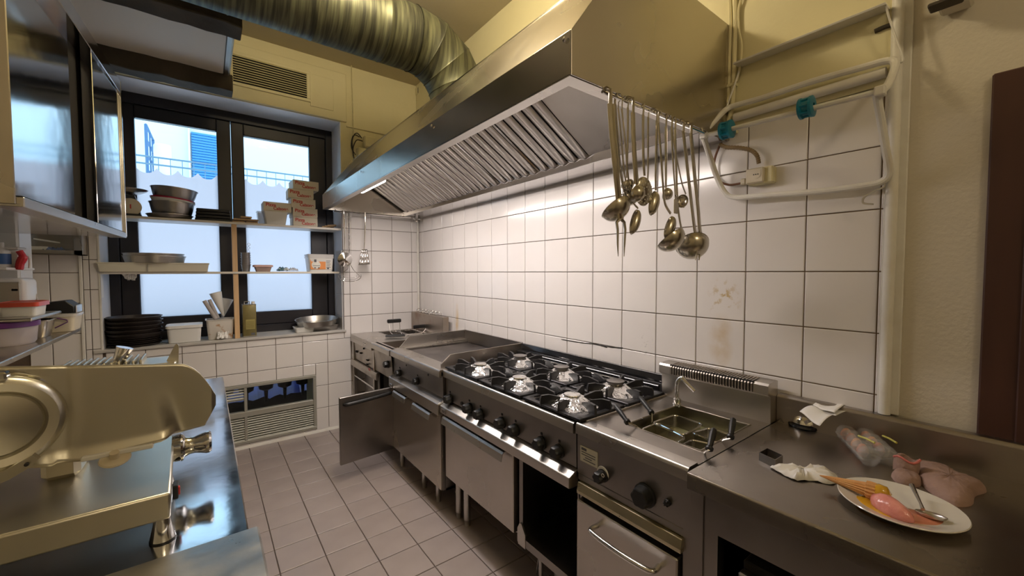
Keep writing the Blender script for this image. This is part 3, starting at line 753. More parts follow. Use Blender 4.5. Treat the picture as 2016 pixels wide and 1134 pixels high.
# ---------------------------------------------------------------- six burner stove
T = .856; SX = -.664; ya, yb = -2.80, -1.772
ST = thing('gas_range', 'six-burner stainless gas range with black grates and foil-covered burners above an oven', 'stove', (-.35, -2.29, 0))
nose(T, SX, ya, yb, 'front_nose', STEEL, ST, depth=.040, back=-.62)
b = B(); b.box(-.62, BX, ya, yb, .80, T-.004); b.build('top_body', STEEL, ST, smooth=0)
# enamel hob tray
b = B()
b.box(-.640, -.085, ya+.012, yb-.010, T-.004, T+.006, bev=.002)
hob = b.build('hob_tray', ENAMEL, ST)
b = B(); b.prism([(-.085, T), (-.085, T+.032), (-.078, T+.038), (-.055, T+.038), (-.055, T+.05), (-.048, T+.078), (-.032, T+.078), (-.032, T)], ya+.02, -1.72, 'y'); b.build('rear_upstand', ENAMEL, ST, smooth=0, bevel=.002)
B().box(-.118, -.098, ya+.05, -1.80, T+.020, T+.026, bev=.002).build('rear_rail', CHROME, ST)
CY = (-1.945, -2.30, -2.655); CXF, CXB = -.520, -.235
WG = .168
def grate(cx, cy):
    g = thing('pan_grate', '', 'grate'); return g
glabels = [['front grate beside the griddle', 'front grate in the middle of the range', 'front grate beside the pasta cooker'], ['rear grate beside the griddle', 'rear grate in the middle of the range', 'rear grate nearest the tap']]
zg = T+.007
for ri, cx in enumerate((CXF, CXB)):
    for ci, cy in enumerate(CY):
        g = thing('pan_grate', 'black cast iron pan support, '+glabels[ri][ci], 'grate', (cx, cy, zg), group='cast iron pan supports')
        wx = .130; wy = .168
        if ri == 0 and ci == 0:
            b = B()
            for (x0, x1, y0, y1) in ((-wx, wx, -wy, -wy+.022), (-wx, wx, wy-.022, wy), (-wx, -wx+.022, -wy, wy), (wx-.022, wx, -wy, wy)):
                b.box(x0, x1, y0, y1, 0, .010, bev=.002)
            for sx in (-1, 1):
                for sy in (-1, 1):
                    b.prism([(sx*wx, sy*wy), (sx*wx, sy*(wy-.075)), (sx*(wx-.035), sy*(wy-.035)), (sx*(wx-.060), sy*wy)], 0, .008, 'z')
            fr = b.build('grate_frame', IRON, g, local=True)
            # eight fingers: tall fins pointing to the burner
            b = B(); b.prism([(0, 0), (0, .030), (.005, .044), (.038, .045), (.089, .031), (.089, .023), (.055, .014), (.034, .0)], -.0055, .0055, 'y')
            fb = b.build('grate_finger', IRON, g, local=True)
            bmod = fb.modifiers.new('bevel', 'BEVEL'); bmod.width = .0015; bmod.segments = 1
            fme = fb.data; frme = fr.data; bpy.data.objects.remove(fb)
        else:
            fr = bpy.data.objects.new('grate_frame', frme); COL.objects.link(fr); fr.parent = g
        for (fx, fy, ang) in ((-wx, -.055, .35), (-wx, .055, -.35), (wx, -.055, PI-.35), (wx, .055, PI+.35), (-.045, -wy, PI/2-.25), (.045, -wy, PI/2+.25), (-.045, wy, -PI/2+.25), (.045, wy, -PI/2-.25)):
            f = bpy.data.objects.new('grate_finger', fme); COL.objects.link(f); f.parent = g; f.location = (fx, fy, .0); f.rotation_euler = (0, 0, ang)
# burners, parts of the range
def burner(cx, cy, capped):
    b = B(); n = 36; rings = []
    prof = [(.112, 0), (.100, .006), (.082, .014), (.064, .023), (.048, .031), (.034, .034), (.0, .035)]
    for r, z in prof:
        rings.append([(cx+(r+random.uniform(-.003, .003)*(1 if r > .05 else .2))*math.cos(2*PI*k/n), cy+(r)*math.sin(2*PI*k/n), T+.006+max(0, z+random.uniform(-.002, .002))) for k in range(n)])
    b.loft(rings, True, False, True); o = b.build('burner_foil', FOIL, ST, smooth=0)
    if capped:
        B().lathe([(0, .034), (.030, .034), (.032, .046), (.040, .047), (.041, .056), (.036, .058), (0, .058)], 28, c=(cx, cy, T)).build('burner_cap', STEELD, ST)
    else: B().lathe([(0, .040), (.030, .040), (.036, .043), (.034, .047), (0, .048)], 28, c=(cx, cy, T)).build('burner_cap', FOIL, ST)
for cy in CY: burner(CXF, cy, False)
for cy in CY: burner(CXB, cy, True)
for (x, y) in ((-.60, -2.12), (-.60, -2.475), (-.38, -2.12)):
    B().box(x-.03, x+.03, y-.035, y+.035, T+.006, T+.009, bev=.001).build('foil_scrap', FOIL, ST)
lt2, lb2 = at(1123, 944, 'x', -.682), at(1124, 964, 'x', -.682); lt3 = at(870, 803, 'x', -.682)
lt, lb_ = (lt2.z+lt3.z)/2+.004, (lt2.z+lt3.z)/2-.034
PX = -.640
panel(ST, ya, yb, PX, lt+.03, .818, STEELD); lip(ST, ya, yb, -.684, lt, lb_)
for px, py in ((886, 785), (924, 803), (946, 815), (988, 832), (1015, 846), (1066, 872), (1101, 888)): add_knob(ST, px, py, PX-.006, .0265, .036)
q = at(909, 794, 'x', PX-.006); B().lathe([(0, .006), (.009, .005), (.010, 0)], 12, M=Matrix.Translation(q) @ Matrix.Rotation(-PI/2, 4, 'Y')).build('igniter_button', BLACKP, ST)
for yy in (-1.80, -1.02):
    px_ = ST if yy < -1.5 else GR; xx = -.686 if yy < -1.5 else -.697; z0 = (lt+lb_)/2 if yy < -1.5 else .605
    B().box(xx-.002, xx+.001, yy-.045, yy, z0-.013, z0+.013, bev=.001).build('badge', CHROME, px_)
    B().box(xx-.003, xx, yy-.040, yy-.005, z0-.008, z0+.008).build('badge_face', STEELD, px_)
# oven door, open compartment
oz0, oz1 = .235, lb_-.016
B().box(-.62, -.05, ya+.38, yb-.0, oz0-.02, lb_).build('oven_body', STEELD, ST, smooth=0)
od_ = B().box(-.655, -.620, -2.425, -1.782, oz0, oz1, bev=.003).build('oven_door', STEEL, ST)
flap(od_, -2.375, -1.79, -.655, oz1-.0, .045)
b = B(); b.box(-.63, -.05, -2.80, -2.793, .20, lb_); b.box(-.64, -.60, -2.475, -2.45, .20, lb_); b.box(-.63, -.05, -2.45, -2.44, .20, lb_); b.box(-.64, -.05, -2.80, -2.45, .215, .235); b.box(-.645, -.630, -2.80, -2.44, .205, .24)
b.build('open_compartment', STEELD, ST, smooth=0)
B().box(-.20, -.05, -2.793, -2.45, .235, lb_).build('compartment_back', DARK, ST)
B().prism([(-2.50, .20), (-2.45, .20), (-2.445, .27), (-2.462, .30), (-2.475, .30), (-2.50, .262)], -.648, -.640, 'x').build('corner_bracket', ALU, ST, smooth=0)
for x, y in ((-.60, -1.84), (-.60, -1.93), (-.10, -1.86), (-.10, -2.70)): leg(ST, x, y, .23, r=.020)
leg(ST, -.60, -2.55, .215, r=.010); leg(ST, -.55, -2.60, .215, r=.014)
b = B(); pp = [(-.585, -1.99-.42*i/14, .205-.0*i+random.uniform(-.006, .006)) for i in range(15)]
b.tube(pp, [.011+random.uniform(-.003, .003) for _ in pp], 8); b.build('gas_pipe', mat('crusty_pipe', (.16, .13, .11), .7, col2=(.30, .27, .24), nscale=40, bump=.5, bscale=80), ST)
B().tube([(-.56, -2.50, .20), (-.58, -2.50, .06), (-.55, -2.54, .20)], .006, 6).build('drain_pipe', ALU, ST)
# ---------------------------------------------------------------- pasta cooker
T = .859; QX = -.658; ya, yb = -3.246, -2.806
PC = thing('pasta_cooker', 'stainless pasta cooker with four baskets in its well, between range and worktop', 'pasta cooker', (-.35, -3.03, 0))
wl_ = (-.515, -.165, -3.205, -2.925)
# raised side panels, nose and top with the well
nose(T, QX, ya+.004, yb-.002, 'front_nose', STEEL, PC, depth=.040, back=-.605, r=.013)
b = B(); top_with_holes(b, -.605, BX, ya, yb, T-.02, T-.004, [wl_]); b.build('top_plate', WORKTOP, PC, smooth=0)
b = B(); b.box(-.64, -.05, yb-.006, yb-.001, T-.02, T+.006); b.box(-.62, -.10, yb-.022, yb-.012, T-.006, T+.004, bev=.002); b.build('side_lip', STEEL, PC, smooth=0)
b = B(); box_open(b, *wl_, .62, T-.004, t=.003); b.build('boiling_well', STEELH, PC, smooth=0)
x0, x1, y0, y1 = wl_
b = B()
b.tube([(x0, y0, T-.004), (x1, y0, T-.004), (x1, y1, T-.004), (x0, y1, T-.004)], .004, 6, closed=True); b.build('well_rim', STEEL, PC)
WATER = mat('starchy_water', (.20, .20, .10), .04, coat=.6)
B().box(x0+.003, x1-.003, y0+.003, y1-.003, .62, .795).build('water', WATER, PC)
# flue back with vent louvres
b = B(); b.prism([(-.035, T-.01), (-.035, 1.005), (-.05, 1.010), (-.115, 1.006), (-.122, .998), (-.122, .965), (-.100, .955), (-.095, T-.01)], ya, yb, 'y'); b.build('flue_housing', STEEL, PC, smooth=30)
for i in range(30):
    yy = -2.866-i*.0112
    B().prism([(-.124, .966), (-.128, .972), (-.128, .998), (-.118, 1.009), (-.060, 1.012), (-.060, 1.008), (-.124, .990)], yy-.003, yy+.003, 'y').build('louvre', RUSTP, PC, smooth=0)
B().box(-.1235, -.058, -3.195, -2.860, .967, 1.0085).build('vent_backing', DARK, PC, smooth=0)
# faucet
fb = at(1333, 797, 'z', T)
fa = thing('fill_tap', 'small chrome swivel tap filling the pasta cooker well', 'tap', (fb.x, fb.y, T-.004))
B().lathe([(0, 0), (.017, 0), (.017, .010), (.013, .013), (.015, .016), (.015, .030), (.010, .034), (0, .034)], 18, c=(fb.x, fb.y, T-.004)).build('tap_base', CHROME, fa)
e = at(1368, 770, 'z', T+.075)
B().tube(bez([(fb.x, fb.y, T+.02), (fb.x, fb.y, T+.095), (fb.x+.005, fb.y-.018, T+.118), (e.x*.25+fb.x*.75, e.y*.35+fb.y*.65, T+.112), (e.x, e.y, e.z)], 6), .0078, 12).build('spout', CHROME, fa)
# panel with knobs and label plate
PX = -.640
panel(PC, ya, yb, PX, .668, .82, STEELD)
B().box(PX-.004, PX+.02, ya, yb, .640, .668, bev=.004).build('panel_foot', STEELD, PC)
z_ = T+.0
add_knob(PC, 1187, 936, PX-.006, .022, .036, mark=False)
p = at(1187, 932, 'x', PX-.004); B().lathe([(0, .004), (.024, .004), (.026, 0)], 26, M=Matrix.Translation(p) @ Matrix.Rotation(-PI/2, 4, 'Y')).build('knob_collar', WPLAST, PC)
p = at(1187, 936, 'x', PX-.041); B().lathe([(.0045, 0), (.0065, 0), (.0065, .0008), (.0045, .0008)], 20, M=Matrix.Translation(p) @ Matrix.Rotation(-PI/2, 4, 'Y')).build('zero_mark', WHITEP, PC)
add_knob(PC, 1270, 975, PX-.006, .036, .036, mark=False)
add_knob(PC, 1315, 989, PX-.006, .010, .014, name='push_button', mark=False)
s0, s1 = at(1143, 876, 'x', PX-.007), at(1176, 922, 'x', PX-.007)
pl = B().box(PX-.0085, PX-.005, s1.y, s0.y, s1.z, s0.z).build('label_plate', mat('label_cream', (.60, .58, .48), .5), PC, smooth=0)
h = s0.z-s1.z; w = s0.y-s1.y
B().box(PX-.0095, PX-.008, s0.y-w*.38, s0.y-w*.08, s0.z-h*.24, s0.z-h*.08).build('label_logo', INK, PC, smooth=0)
for k, (a_, b_) in enumerate(((.08, .9), (.08, .9), (.3, .7), (.2, .9))):
    zz = s0.z-h*(.36+.155*k); B().box(PX-.0095, PX-.008, s0.y-w*b_, s0.y-w*a_, zz-.0014, zz+.0014).build('label_line', INK, PC, smooth=0)
# cupboard below: door with bowed tube handle
BRASSY = mat('warm_steel', (.62, .56, .38), .3, 1, rvar=.05)
B().prism([(-.655, .640), (-.662, .612), (-.662, .600), (-.64, .600), (-.62, .64)], ya+.02, yb-.012, 'y').build('door_ledge', BRASSY, PC, smooth=0, bevel=.002)
b = B(); b.box(-.63, -.05, ya+.0, ya+.02, .10, .64); b.box(-.63, -.05, yb-.01, yb, .10, .64); b.box(-.60, -.05, ya, yb, .10, .64); b.box(-.645, -.60, ya-.035, ya+.022, .10, .818)
b.build('cabinet_shell', STEELD, PC, smooth=0)
pd = B().box(-.662, -.625, ya+.030, yb-.012, .12, .578, bev=.004).build('door', STEEL, PC)
a, c_ = at(1163, 1045, 'x', -.695), at(1285, 1122, 'x', -.695)
zh = (a.z+c_.z)/2
b = B(); b.tube(bez([(-.662, a.y+.0, zh), (-.690, a.y+.002, zh), (-.705, a.y-.02, zh), (-.712, (a.y+c_.y)/2, zh), (-.705, c_.y+.02, zh), (-.690, c_.y-.002, zh), (-.662, c_.y, zh)], 6), .0085, 12); b.build('handle', CHROME, pd)
for x, y in ((-.60, -2.86), (-.60, -3.20), (-.1, -2.86), (-.1, -3.20)): leg(PC, x, y, .12)
# four pasta baskets
bl = ['far-left', 'rear right, nearest the tap', 'front right', 'rear left']
def pbasket(corners, hb, ht, lab, thick=.016):
    cs = [at(x, y, 'z', T-.020) for x, y in corners]
    cen_ = sum(cs, Vector())/4
    g = thing('pasta_basket', lab, 'basket', (cen_.x, cen_.y, .80), group='pasta baskets in the well')
    def rr(f, z, k=5):
        out = []
        for i in range(4):
            p = cs[i]; a = cs[i-1]; c = cs[(i+1) % 4]
            p0 = p.lerp(a, .16); p1 = p.lerp(c, .16)
            for j in range(k):
                t = j/(k-1); q = p0*(1-t)**2+p*2*t*(1-t)+p1*t*t
                q = cen_+(q-cen_)*f; out.append(Vector((q.x, q.y, z)))
        return out
    z = T-.020
    b = B(); b.tube(rr(1, z), .0032, 6, closed=True); b.build('rim', CHROME, g)
    b = B(); b.loft([rr(.97, z), rr(.95, z-.025), rr(.93, .797)]); b.build('mesh_wall', STEELH, g)
    h0, h1 = hb, ht
    b = B(); m_ = (h0+h1)/2; dr_ = (h1-h0)
    b.tube([h0, h0+dr_*.08, h0+dr_*.14, h0+dr_*.3, h0+dr_*.6, h0+dr_*.92, h1], [thick*.9, thick*.95, thick*.62, thick*.68, thick*.80, thick*.72, thick*.3], 14); b.build('grip', BLACKP, g)
    cl = min(cs, key=lambda c: (c-h0).length)
    B().tube([h0, h0.lerp(cl, .5)+Vector((0, 0, .004)), cl], .0035, 6).build('handle_wire', CHROME, g)
Z = .875
pbasket([(1283, 833), (1328, 817), (1385, 836), (1345, 857)], at(1283, 813, 'z', .880), at(1259, 781, 'z', .915), 'pasta basket at the rear, its grip leaning toward the range', .0125)
pbasket([(1262, 846), (1294, 833), (1350, 862), (1322, 879)], at(1236, 832, 'z', .880), at(1211, 797, 'z', .915), 'pasta basket at the front left, its grip leaning over the range edge', .0125)
pbasket([(1362, 852), (1395, 843), (1447, 858), (1412, 872)], at(1438, 862, 'z', .880), at(1444, 823, 'z', .925), 'pasta basket with upright grip at the rear right of the well', .0125)
pbasket([(1330, 884), (1362, 866), (1408, 876), (1382, 897)], at(1396, 885, 'z', .880), at(1406, 843, 'z', .925), 'pasta basket with upright grip at the front right of the well', .0125)
# ---------------------------------------------------------------- worktop on the right
T = .855; WX = -.676; yb = -3.250; ya = -5.3
WT = thing('steel_worktop', 'long stainless worktop with raised back edge on the right', 'worktop', (-.35, -4.2, 0))
b = B()
pr = [(BX, T)]
for i in range(5):
    a = PI/2+i*(PI/2)/4; pr.append((WX+.006+math.cos(a)*.006, T-.006+math.sin(a)*.006))
pr += [(WX, T-.045), (WX+.015, T-.045), (WX+.015, T-.02), (BX, T-.02)]
b.prism(pr, ya, yb, 'y'); b.build('top', WORKTOP, WT, smooth=40)
b = B(); b.prism([(-.045, T-.02), (-.045, .950), (-.038, .958), (-.010, .958), (-.010, T-.02)], ya, yb+.004, 'y'); b.build('back_upstand', WORKTOP, WT, smooth=0, bevel=.003)
B().box(-.645, -.630, ya, yb-.04, .700, T-.02).build('apron', STEELD, WT, smooth=0)
for x in (-.62, -.08):
    for y in (-3.30, -4.2, -5.2): B().box(x-.02, x+.02, y-.02, y+.02, 0, .83).build('leg', STEELD, WT, smooth=0)
cbp = at(1452, 1068, 'x', -.655)
UC = thing('under_counter_cabinet', 'steel cabinet standing under the right worktop', 'cabinet', (-.35, -3.9, 0))
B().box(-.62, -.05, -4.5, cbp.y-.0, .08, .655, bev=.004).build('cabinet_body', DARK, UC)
B().box(-.650, -.620, -4.4, cbp.y, .10, .635, bev=.004).build('cabinet_door', STEELD, UC)
B().box(-.60, -.06, -4.45, cbp.y-.02, 0, .08).build('plinth', DARK, UC)
# ================================================================== SHELVES IN THE WINDOW
SHZ1, SHZ0 = 1.809, 1.420
us = tag(B().box(-2.292, -.752, .0, .25, SHZ1-.018, SHZ1, bev=.002).build('upper_shelf', SHELF), 'upper white shelf board across the window', 'shelf')
ls = tag(B().box(-2.300, -.775, -.012, .24, SHZ0-.017, SHZ0, bev=.002).build('lower_shelf', SHELF), 'lower white shelf board across the window', 'shelf')
b = B(); b.box(-1.562, -1.530, .002, .045, .892, SHZ0-.018); b.box(-1.562, -1.530, .002, .045, SHZ0+.001, SHZ1-.019)
u1 = B().box(-1.560, -1.526, .002, .045, .892, SHZ0-.0175, bev=.002).build('wooden_prop', WOOD); tag(u1, 'pale wooden batten standing on the sill under the lower shelf', 'batten')
u2 = B().box(-1.562, -1.528, .002, .045, SHZ0, SHZ1-.0185, bev=.002).build('wooden_prop', WOOD); tag(u2, 'pale wooden batten between the lower and upper window shelves', 'batten')
def X(px, py, Y): return at(px, py, 'y', Y).x
def Zy(px, py, Y): return at(px, py, 'y', Y).z
def bowl(name, label, x, y, z, r1, r0, h, m, tilt=(0, 0), group=None, cat='bowl', rim=.004, n=40, t=.002):
    b = B(); N = 8; pr = [(0, 0), (r0*.9, 0)]
    for i in range(N+1):
        a = i/N; pr.append((r0+(r1-r0)*(a**.6), h*(a**1.25)+.0))
    pr += [(r1+rim, h), (r1+rim, h-.003), (r1-t, h-.002)]
    for i in range(N, -1, -1):
        a = i/N; pr.append((r0+(r1-r0)*(a**.6)-t, h*(a**1.25)+t))
    pr += [(0, t)]
    b.lathe(pr, n); o = b.build(name, m, local=True, smooth=40); o.location = (x, y, z); o.rotation_euler = (tilt[0], tilt[1], 0)
    return tag(o, label, cat, group)
# kitchen scale at the left end of the upper shelf
sx = -2.14; sy = .10
sc = thing('kitchen_scale', 'old dial kitchen scale with metal pan at the left end of the upper shelf', 'scale', (sx, sy, SHZ1))
B().box(sx-.07, sx+.055, sy-.05, sy+.06, SHZ1, SHZ1+.02, bev=.006).build('base', BLACKP, sc)
B().prism([(sx-.06, SHZ1+.02), (sx+.05, SHZ1+.02), (sx+.03, SHZ1+.12), (sx+.02, SHZ1+.155), (sx-.04, SHZ1+.155), (sx-.05, SHZ1+.12)], sy-.02, sy+.045, 'y').build('body', BLACKP, sc)
RYm = Matrix.Translation((sx+.00, sy-.02, SHZ1+.068)) @ Matrix.Rotation(PI/2, 4, 'X')
B().lathe([(0, 0), (.058, 0), (.060, .015), (.055, .018), (0, .018)], 32, M=RYm).build('dial', mat('dial_cream', (.62, .56, .44), .4), sc)
B().box(sx-.003, sx+.004, sy-.040, sy-.037, SHZ1+.055, SHZ1+.085).build('pointer', REDINK, sc)
B().lathe([(0, .0), (.05, .0), (.085, .018), (.095, .030), (.092, .031), (.05, .003), (0, .003)], 32, c=(sx+.0, sy, SHZ1+.165)).build('weighing_pan', STEEL, sc)
B().cyl((sx, sy, SHZ1+.15), (sx, sy, SHZ1+.167), .012).build('pan_post', BLACKP, sc)
# bowls
Y = .12
cx = (X(290, 400, Y)+X(386, 400, Y))/2; k = (X(386, 400, Y)-X(290, 400, Y))/2/.5/2
r = (X(387, 362, Y)-X(291, 362, Y))/2
z0 = SHZ1
def dz(px, y1): return Zy(px, y1, Y)
cx0 = (X(286, 418, Y)+X(381, 424, Y))/2; r0_ = (X(381, 424, Y)-X(286, 418, Y))/2-.003
bowl('metal_dish', 'shallow steel dish under the bowl stack on the upper shelf', cx0, Y, z0, r0_, r0_*.80, .032, STEELD, cat='dish')
cxb = (X(291, 393, Y)+X(384, 401, Y))/2; rb_ = (X(384, 401, Y)-X(291, 393, Y))/2-.004
bowl('mixing_bowl', 'lower steel mixing bowl in the stack, standing in the shallow dish', cxb, Y, z0+.010, rb_, rb_*.72, .112, STEELD)
bowl('plastic_bowl', 'white plastic bowl between the two steel bowls on the upper shelf', cxb-.0, Y, z0+.056, rb_*.97, rb_*.66, .086, WPLAST, tilt=(0, math.radians(5)))
bowl('pink_bowl', 'crimson bowl edge showing under the topmost steel bowl', cxb-.001, Y, z0+.080, rb_*.97, rb_*.64, .072, mat('crimson_plastic', (.45, .02, .07), .4), tilt=(0, math.radians(5)))
cxt = (X(292, 364, Y)+X(388, 372, Y))/2; rt_ = (X(388, 372, Y)-X(292, 364, Y))/2-.004
bowl('mixing_bowl', 'topmost steel mixing bowl of the stack in front of the left pane', cxt, Y, z0+.118, rt_, rt_*.66, .108, STEELD, tilt=(0, math.radians(3.5)))
# black folded cases
for i, (a_, b_, ya_, lab) in enumerate(((384, 455, 0, 'lower black plastic case beside the bowls on the upper shelf'), (386, 453, 1, 'upper black plastic case, lying on the other beside the bowls'))):
    x0, x1 = X(a_, 430, Y), X(b_, 430, Y); h0 = SHZ1+.048*i
    g = thing('black_case', lab, 'case', ((x0+x1)/2, Y, h0), group='black plastic cases')
    b = B(); b.box(x0, x1, .04, .21, h0+.001, h0+.022, bev=.006, seg=2); b.build('shell', BLACKP, g)
    b = B(); b.box(x0+.003, x1-.003, .042, .208, h0+.023, h0+.046, bev=.008, seg=2); b.build('lid', BLACKP, g)
# wooden coasters / spoons
for i, (a_, b_, yy, lab) in enumerate(((456, 480, 0, 'wooden spatula at the bottom left of the small pile on the upper shelf'), (458, 484, 1, 'middle wooden spatula of the small pile on the upper shelf'), (472, 494, 2, 'short wooden spatula lying on top of the small pile'), (482, 506, 0, 'wooden spatula at the right end of the small pile'), (484, 507, 1, 'upper wooden spatula at the right end of the small pile'))):
    x0, x1 = X(a_, 434, Y), X(b_, 434, Y); zz = SHZ1+.020*yy
    o = B().box(x0, x1, .03, .16, zz, zz+.013, bev=.003).build('wooden_spatula', WOOD2); tag(o, lab, 'spatula', 'wooden spatulas beside the black cases')
# white tubs with a pizza box on top
def tub(name, label, x0, x1, y0, y1, z0, z1, m, taper=.82, lid=None, lidh=.012, group=None, cat='tub', t=.0025, rimw=.004):
    g = thing(name, label, cat, ((x0+x1)/2, (y0+y1)/2, z0), group=group)
    cx, cy = (x0+x1)/2, (y0+y1)/2; hx, hy = (x1-x0)/2, (y1-y0)/2
    def rr(f, z, n=5, rad=.25):
        out = []; a, c = hx*f, hy*f; q = min(a, c)*rad
        for sx_, sy_, st in ((1, 1, 0), (-1, 1, PI/2), (-1, -1, PI), (1, -1, 1.5*PI)):
            for j in range(n):
                t_ = st+j*(PI/2)/(n-1); out.append((cx+sx_*(a-q)+math.cos(t_)*q, cy+sy_*(c-q)+math.sin(t_)*q, z))
        return out
    b = B(); f_in = 1-t/hx
    b.loft([rr(taper*.97, z0), rr(taper, z0+.003), rr(1, z1-.004), rr(1+rimw/hx, z1-.004), rr(1+rimw/hx, z1), rr(f_in, z1), rr(taper*f_in, z0+.004)], True, True, True)
    b.build('body', m, g)
    if lid:
        b = B(); b.loft([rr(1+rimw*1.6/hx, z1-lidh), rr(1+rimw*1.6/hx, z1+.004), rr(.95, z1+.006), rr(.92, z1+.003)], True, False, True); b.build('lid', lid, g)
    return g
x0, x1 = X(506, 428, .16), X(548, 428, .16)
tub('plastic_tub', 'translucent tub behind the white tub on the upper shelf', x0, x1, .12, .23, SHZ1, SHZ1+.115, CLEARP, .88)
x0, x1 = X(518, 415, .06), X(565, 418, .06)
tub('white_tub', 'white plastic tub carrying one pizza box on the upper shelf', x0, x1, .02, .13, SHZ1, SHZ1+.108, WPLAST, .82)
tubtop = SHZ1+.108
def pizza_box(px0, px1, py0, py1, Y, z0, label, d=.17, dx=0, yaw=0):
    x0, x1 = X(px0, py0, Y), X(px1, py1, Y); h = .077
    g = thing('pizza_box', label, 'box', ((x0+x1)/2, Y+d/2, z0), rz=yaw, group='pizza boxes on the upper shelf')
    w = (x1-x0)/2
    B().box(-w, w, -d/2, d/2, 0, h-.0025, bev=.0015).build('carton', CARD, g, local=True)
    B().box(-w-.0015, w+.0015, -d/2-.0015, d/2+.0015, h*.10, h, bev=.0015).build('lid', CARD, g, local=True)
    M = Matrix.Translation((-w*.86, -d/2-.002, h*.54)) @ Matrix.Rotation(PI/2, 4, 'X')
    text('Pizza', .037, REDINK, g, M, 'lettering', sx=1.0, thick=.0011)
    M = Matrix.Translation((-w*.32, -d/2-.002, h*.20)) @ Matrix.Rotation(PI/2, 4, 'X')
    text('Calzone', .033, REDINK, g, M, 'lettering', sx=1.0, thick=.0011)
    M = Matrix.Translation((w+.002, -d*.3, h*.35)) @ Matrix.Rotation(PI/2, 4, 'Z') @ Matrix.Rotation(PI/2, 4, 'X')
    text('Calzone', .026, REDINK, g, M, 'lettering', sx=.9, thick=.0008)
    return g
pizza_box(519, 573, 402, 404, .03, tubtop+.001, 'pizza box sitting on the white tub, left of the stack')
hp = .0785
for i, (a_, b_, lab) in enumerate(((577, 624, 'bottom pizza box of the stack of five'), (576, 624, 'second pizza box from the bottom of the stack'), (574, 621, 'middle pizza box of the stack of five'), (569, 618, 'second pizza box from the top, shifted left'), (577, 627, 'topmost pizza box of the stack of five'))):
    pizza_box(a_, b_, 400, 400, .025, SHZ1+hp*i+.0003, lab, yaw=(0, .02, -.02, -.05, .04)[i])
for i, (a_, b_, zz) in enumerate(((634, 652, 0), (638, 660, .006), (642, 664, .012))):
    p0, p1 = at(a_, 441, 'y', .05+.02*i), at(b_, 438, 'y', .05+.02*i)
    b = B(); b.tube([(p0.x, .03, SHZ1+.008+zz), (p1.x-.01, .09+.02*i, SHZ1+.014+zz*2), (p1.x, .13+.02*i, SHZ1+.016+zz*2)], [.007, .009, .012], 8)
    tag(b.build('wooden_spoon', WOOD2), ('wooden utensil at the right end of the upper shelf, lowest', 'wooden utensil at the right end of the upper shelf, middle', 'wooden utensil at the right end of the upper shelf, topmost')[i], 'spoon', 'wooden utensils at the shelf end')
# ---- lower shelf
Y = .05; zt = Zy(300, 512, -.02)
g = thing('white_tray_box', 'long shallow white plastic tray on the left of the lower shelf', 'tray', (-2.0, .06, SHZ0))
x0, x1 = X(192, 520, -.03), X(411, 522, -.03); hz = .064
b = B(); b.loft([[(x0+.008, -.03, SHZ0), (x1-.008, -.03, SHZ0), (x1-.008, .22, SHZ0), (x0+.008, .22, SHZ0)], [(x0, -.035, SHZ0+hz-.01), (x1, -.035, SHZ0+hz-.01), (x1, .225, SHZ0+hz-.01), (x0, .225, SHZ0+hz-.01)], [(x0-.004, -.039, SHZ0+hz-.008), (x1+.004, -.039, SHZ0+hz-.008), (x1+.004, .229, SHZ0+hz-.008), (x0-.004, .229, SHZ0+hz-.008)], [(x0-.004, -.039, SHZ0+hz), (x1+.004, -.039, SHZ0+hz), (x1+.004, .229, SHZ0+hz), (x0-.004, .229, SHZ0+hz)],
  [(x0+.003, -.032, SHZ0+hz), (x1-.003, -.032, SHZ0+hz), (x1-.003, .222, SHZ0+hz), (x0+.003, .222, SHZ0+hz)], [(x0+.010, -.026, SHZ0+.004), (x1-.010, -.026, SHZ0+.004), (x1-.010, .216, SHZ0+.004), (x0+.010, .216, SHZ0+.004)]], True, True, True)
b.build('body', mat('yellowed_white_plastic', (.66, .62, .50), .4), g)
B().box(x0+(x1-x0)*.42-.001, x0+(x1-x0)*.42+.002, -.041, -.036, SHZ0, SHZ0+hz-.008).build('seam', GREYVENT, g, smooth=0)
pc = (X(241, 505, .08)+X(366, 505, .08))/2; pr0 = (X(366, 505, .08)-X(241, 505, .08))/2
for i, lab in enumerate(('lower round aluminium baking tin on the white tray', 'upper round aluminium baking tin on the white tray')):
    b = B(); rr_ = pr0*(1-.03*i)
    b.lathe([(0, 0), (rr_*.93, 0), (rr_, .044), (rr_+.003, .045), (rr_+.003, .048), (rr_-.002, .047), (rr_*.92, .003), (0, .003)], 44)
    o = b.build('baking_tin', ALU, local=True); o.location = (pc-.004*i, .08, SHZ0+hz+.001+.018*i); tag(o, lab, 'baking tin', 'round tins on the white tray')
# stack of dessert moulds
gx = X(484, 520, .08)
for i in range(6):
    b = B(); b.lathe([(0, 0), (.026, 0), (.033, .055), (.036, .056), (.036, .059), (.031, .057), (.024, .003), (0, .003)], 22)
    o = b.build('metal_beaker', mat('grey_beaker', (.26, .25, .25), .35, .6) if i == 0 else MATS['grey_beaker'], local=True); o.location = (gx, .08, SHZ0+.019*i)
    tag(o, 'grey metal beaker beside the wooden batten, %s of the six nested ones' % ('bottommost', 'second from the bottom', 'third from the bottom', 'third from the top', 'second from the top', 'topmost')[i], 'beaker', 'nested grey beakers')
o = B(); p = at(489, 490, 'y', .08)
for k in range(3): o.tube([(p.x+.002*k+.009*math.cos(t_*PI/4), .08, SHZ0+.165+.028*k+.011*math.sin(t_*PI/4)) for t_ in range(8)], .0016, 5, closed=True)
o.tube([(p.x, .08, SHZ0+.155), (p.x-.005, .08, SHZ0+.10)], .0016, 5)
tag(o.build('wire_rings', CHROME), 'small chain of wire rings standing in the topmost beaker', 'wire ring')
x0, x1 = X(500, 525, .06), X(535, 525, .06)
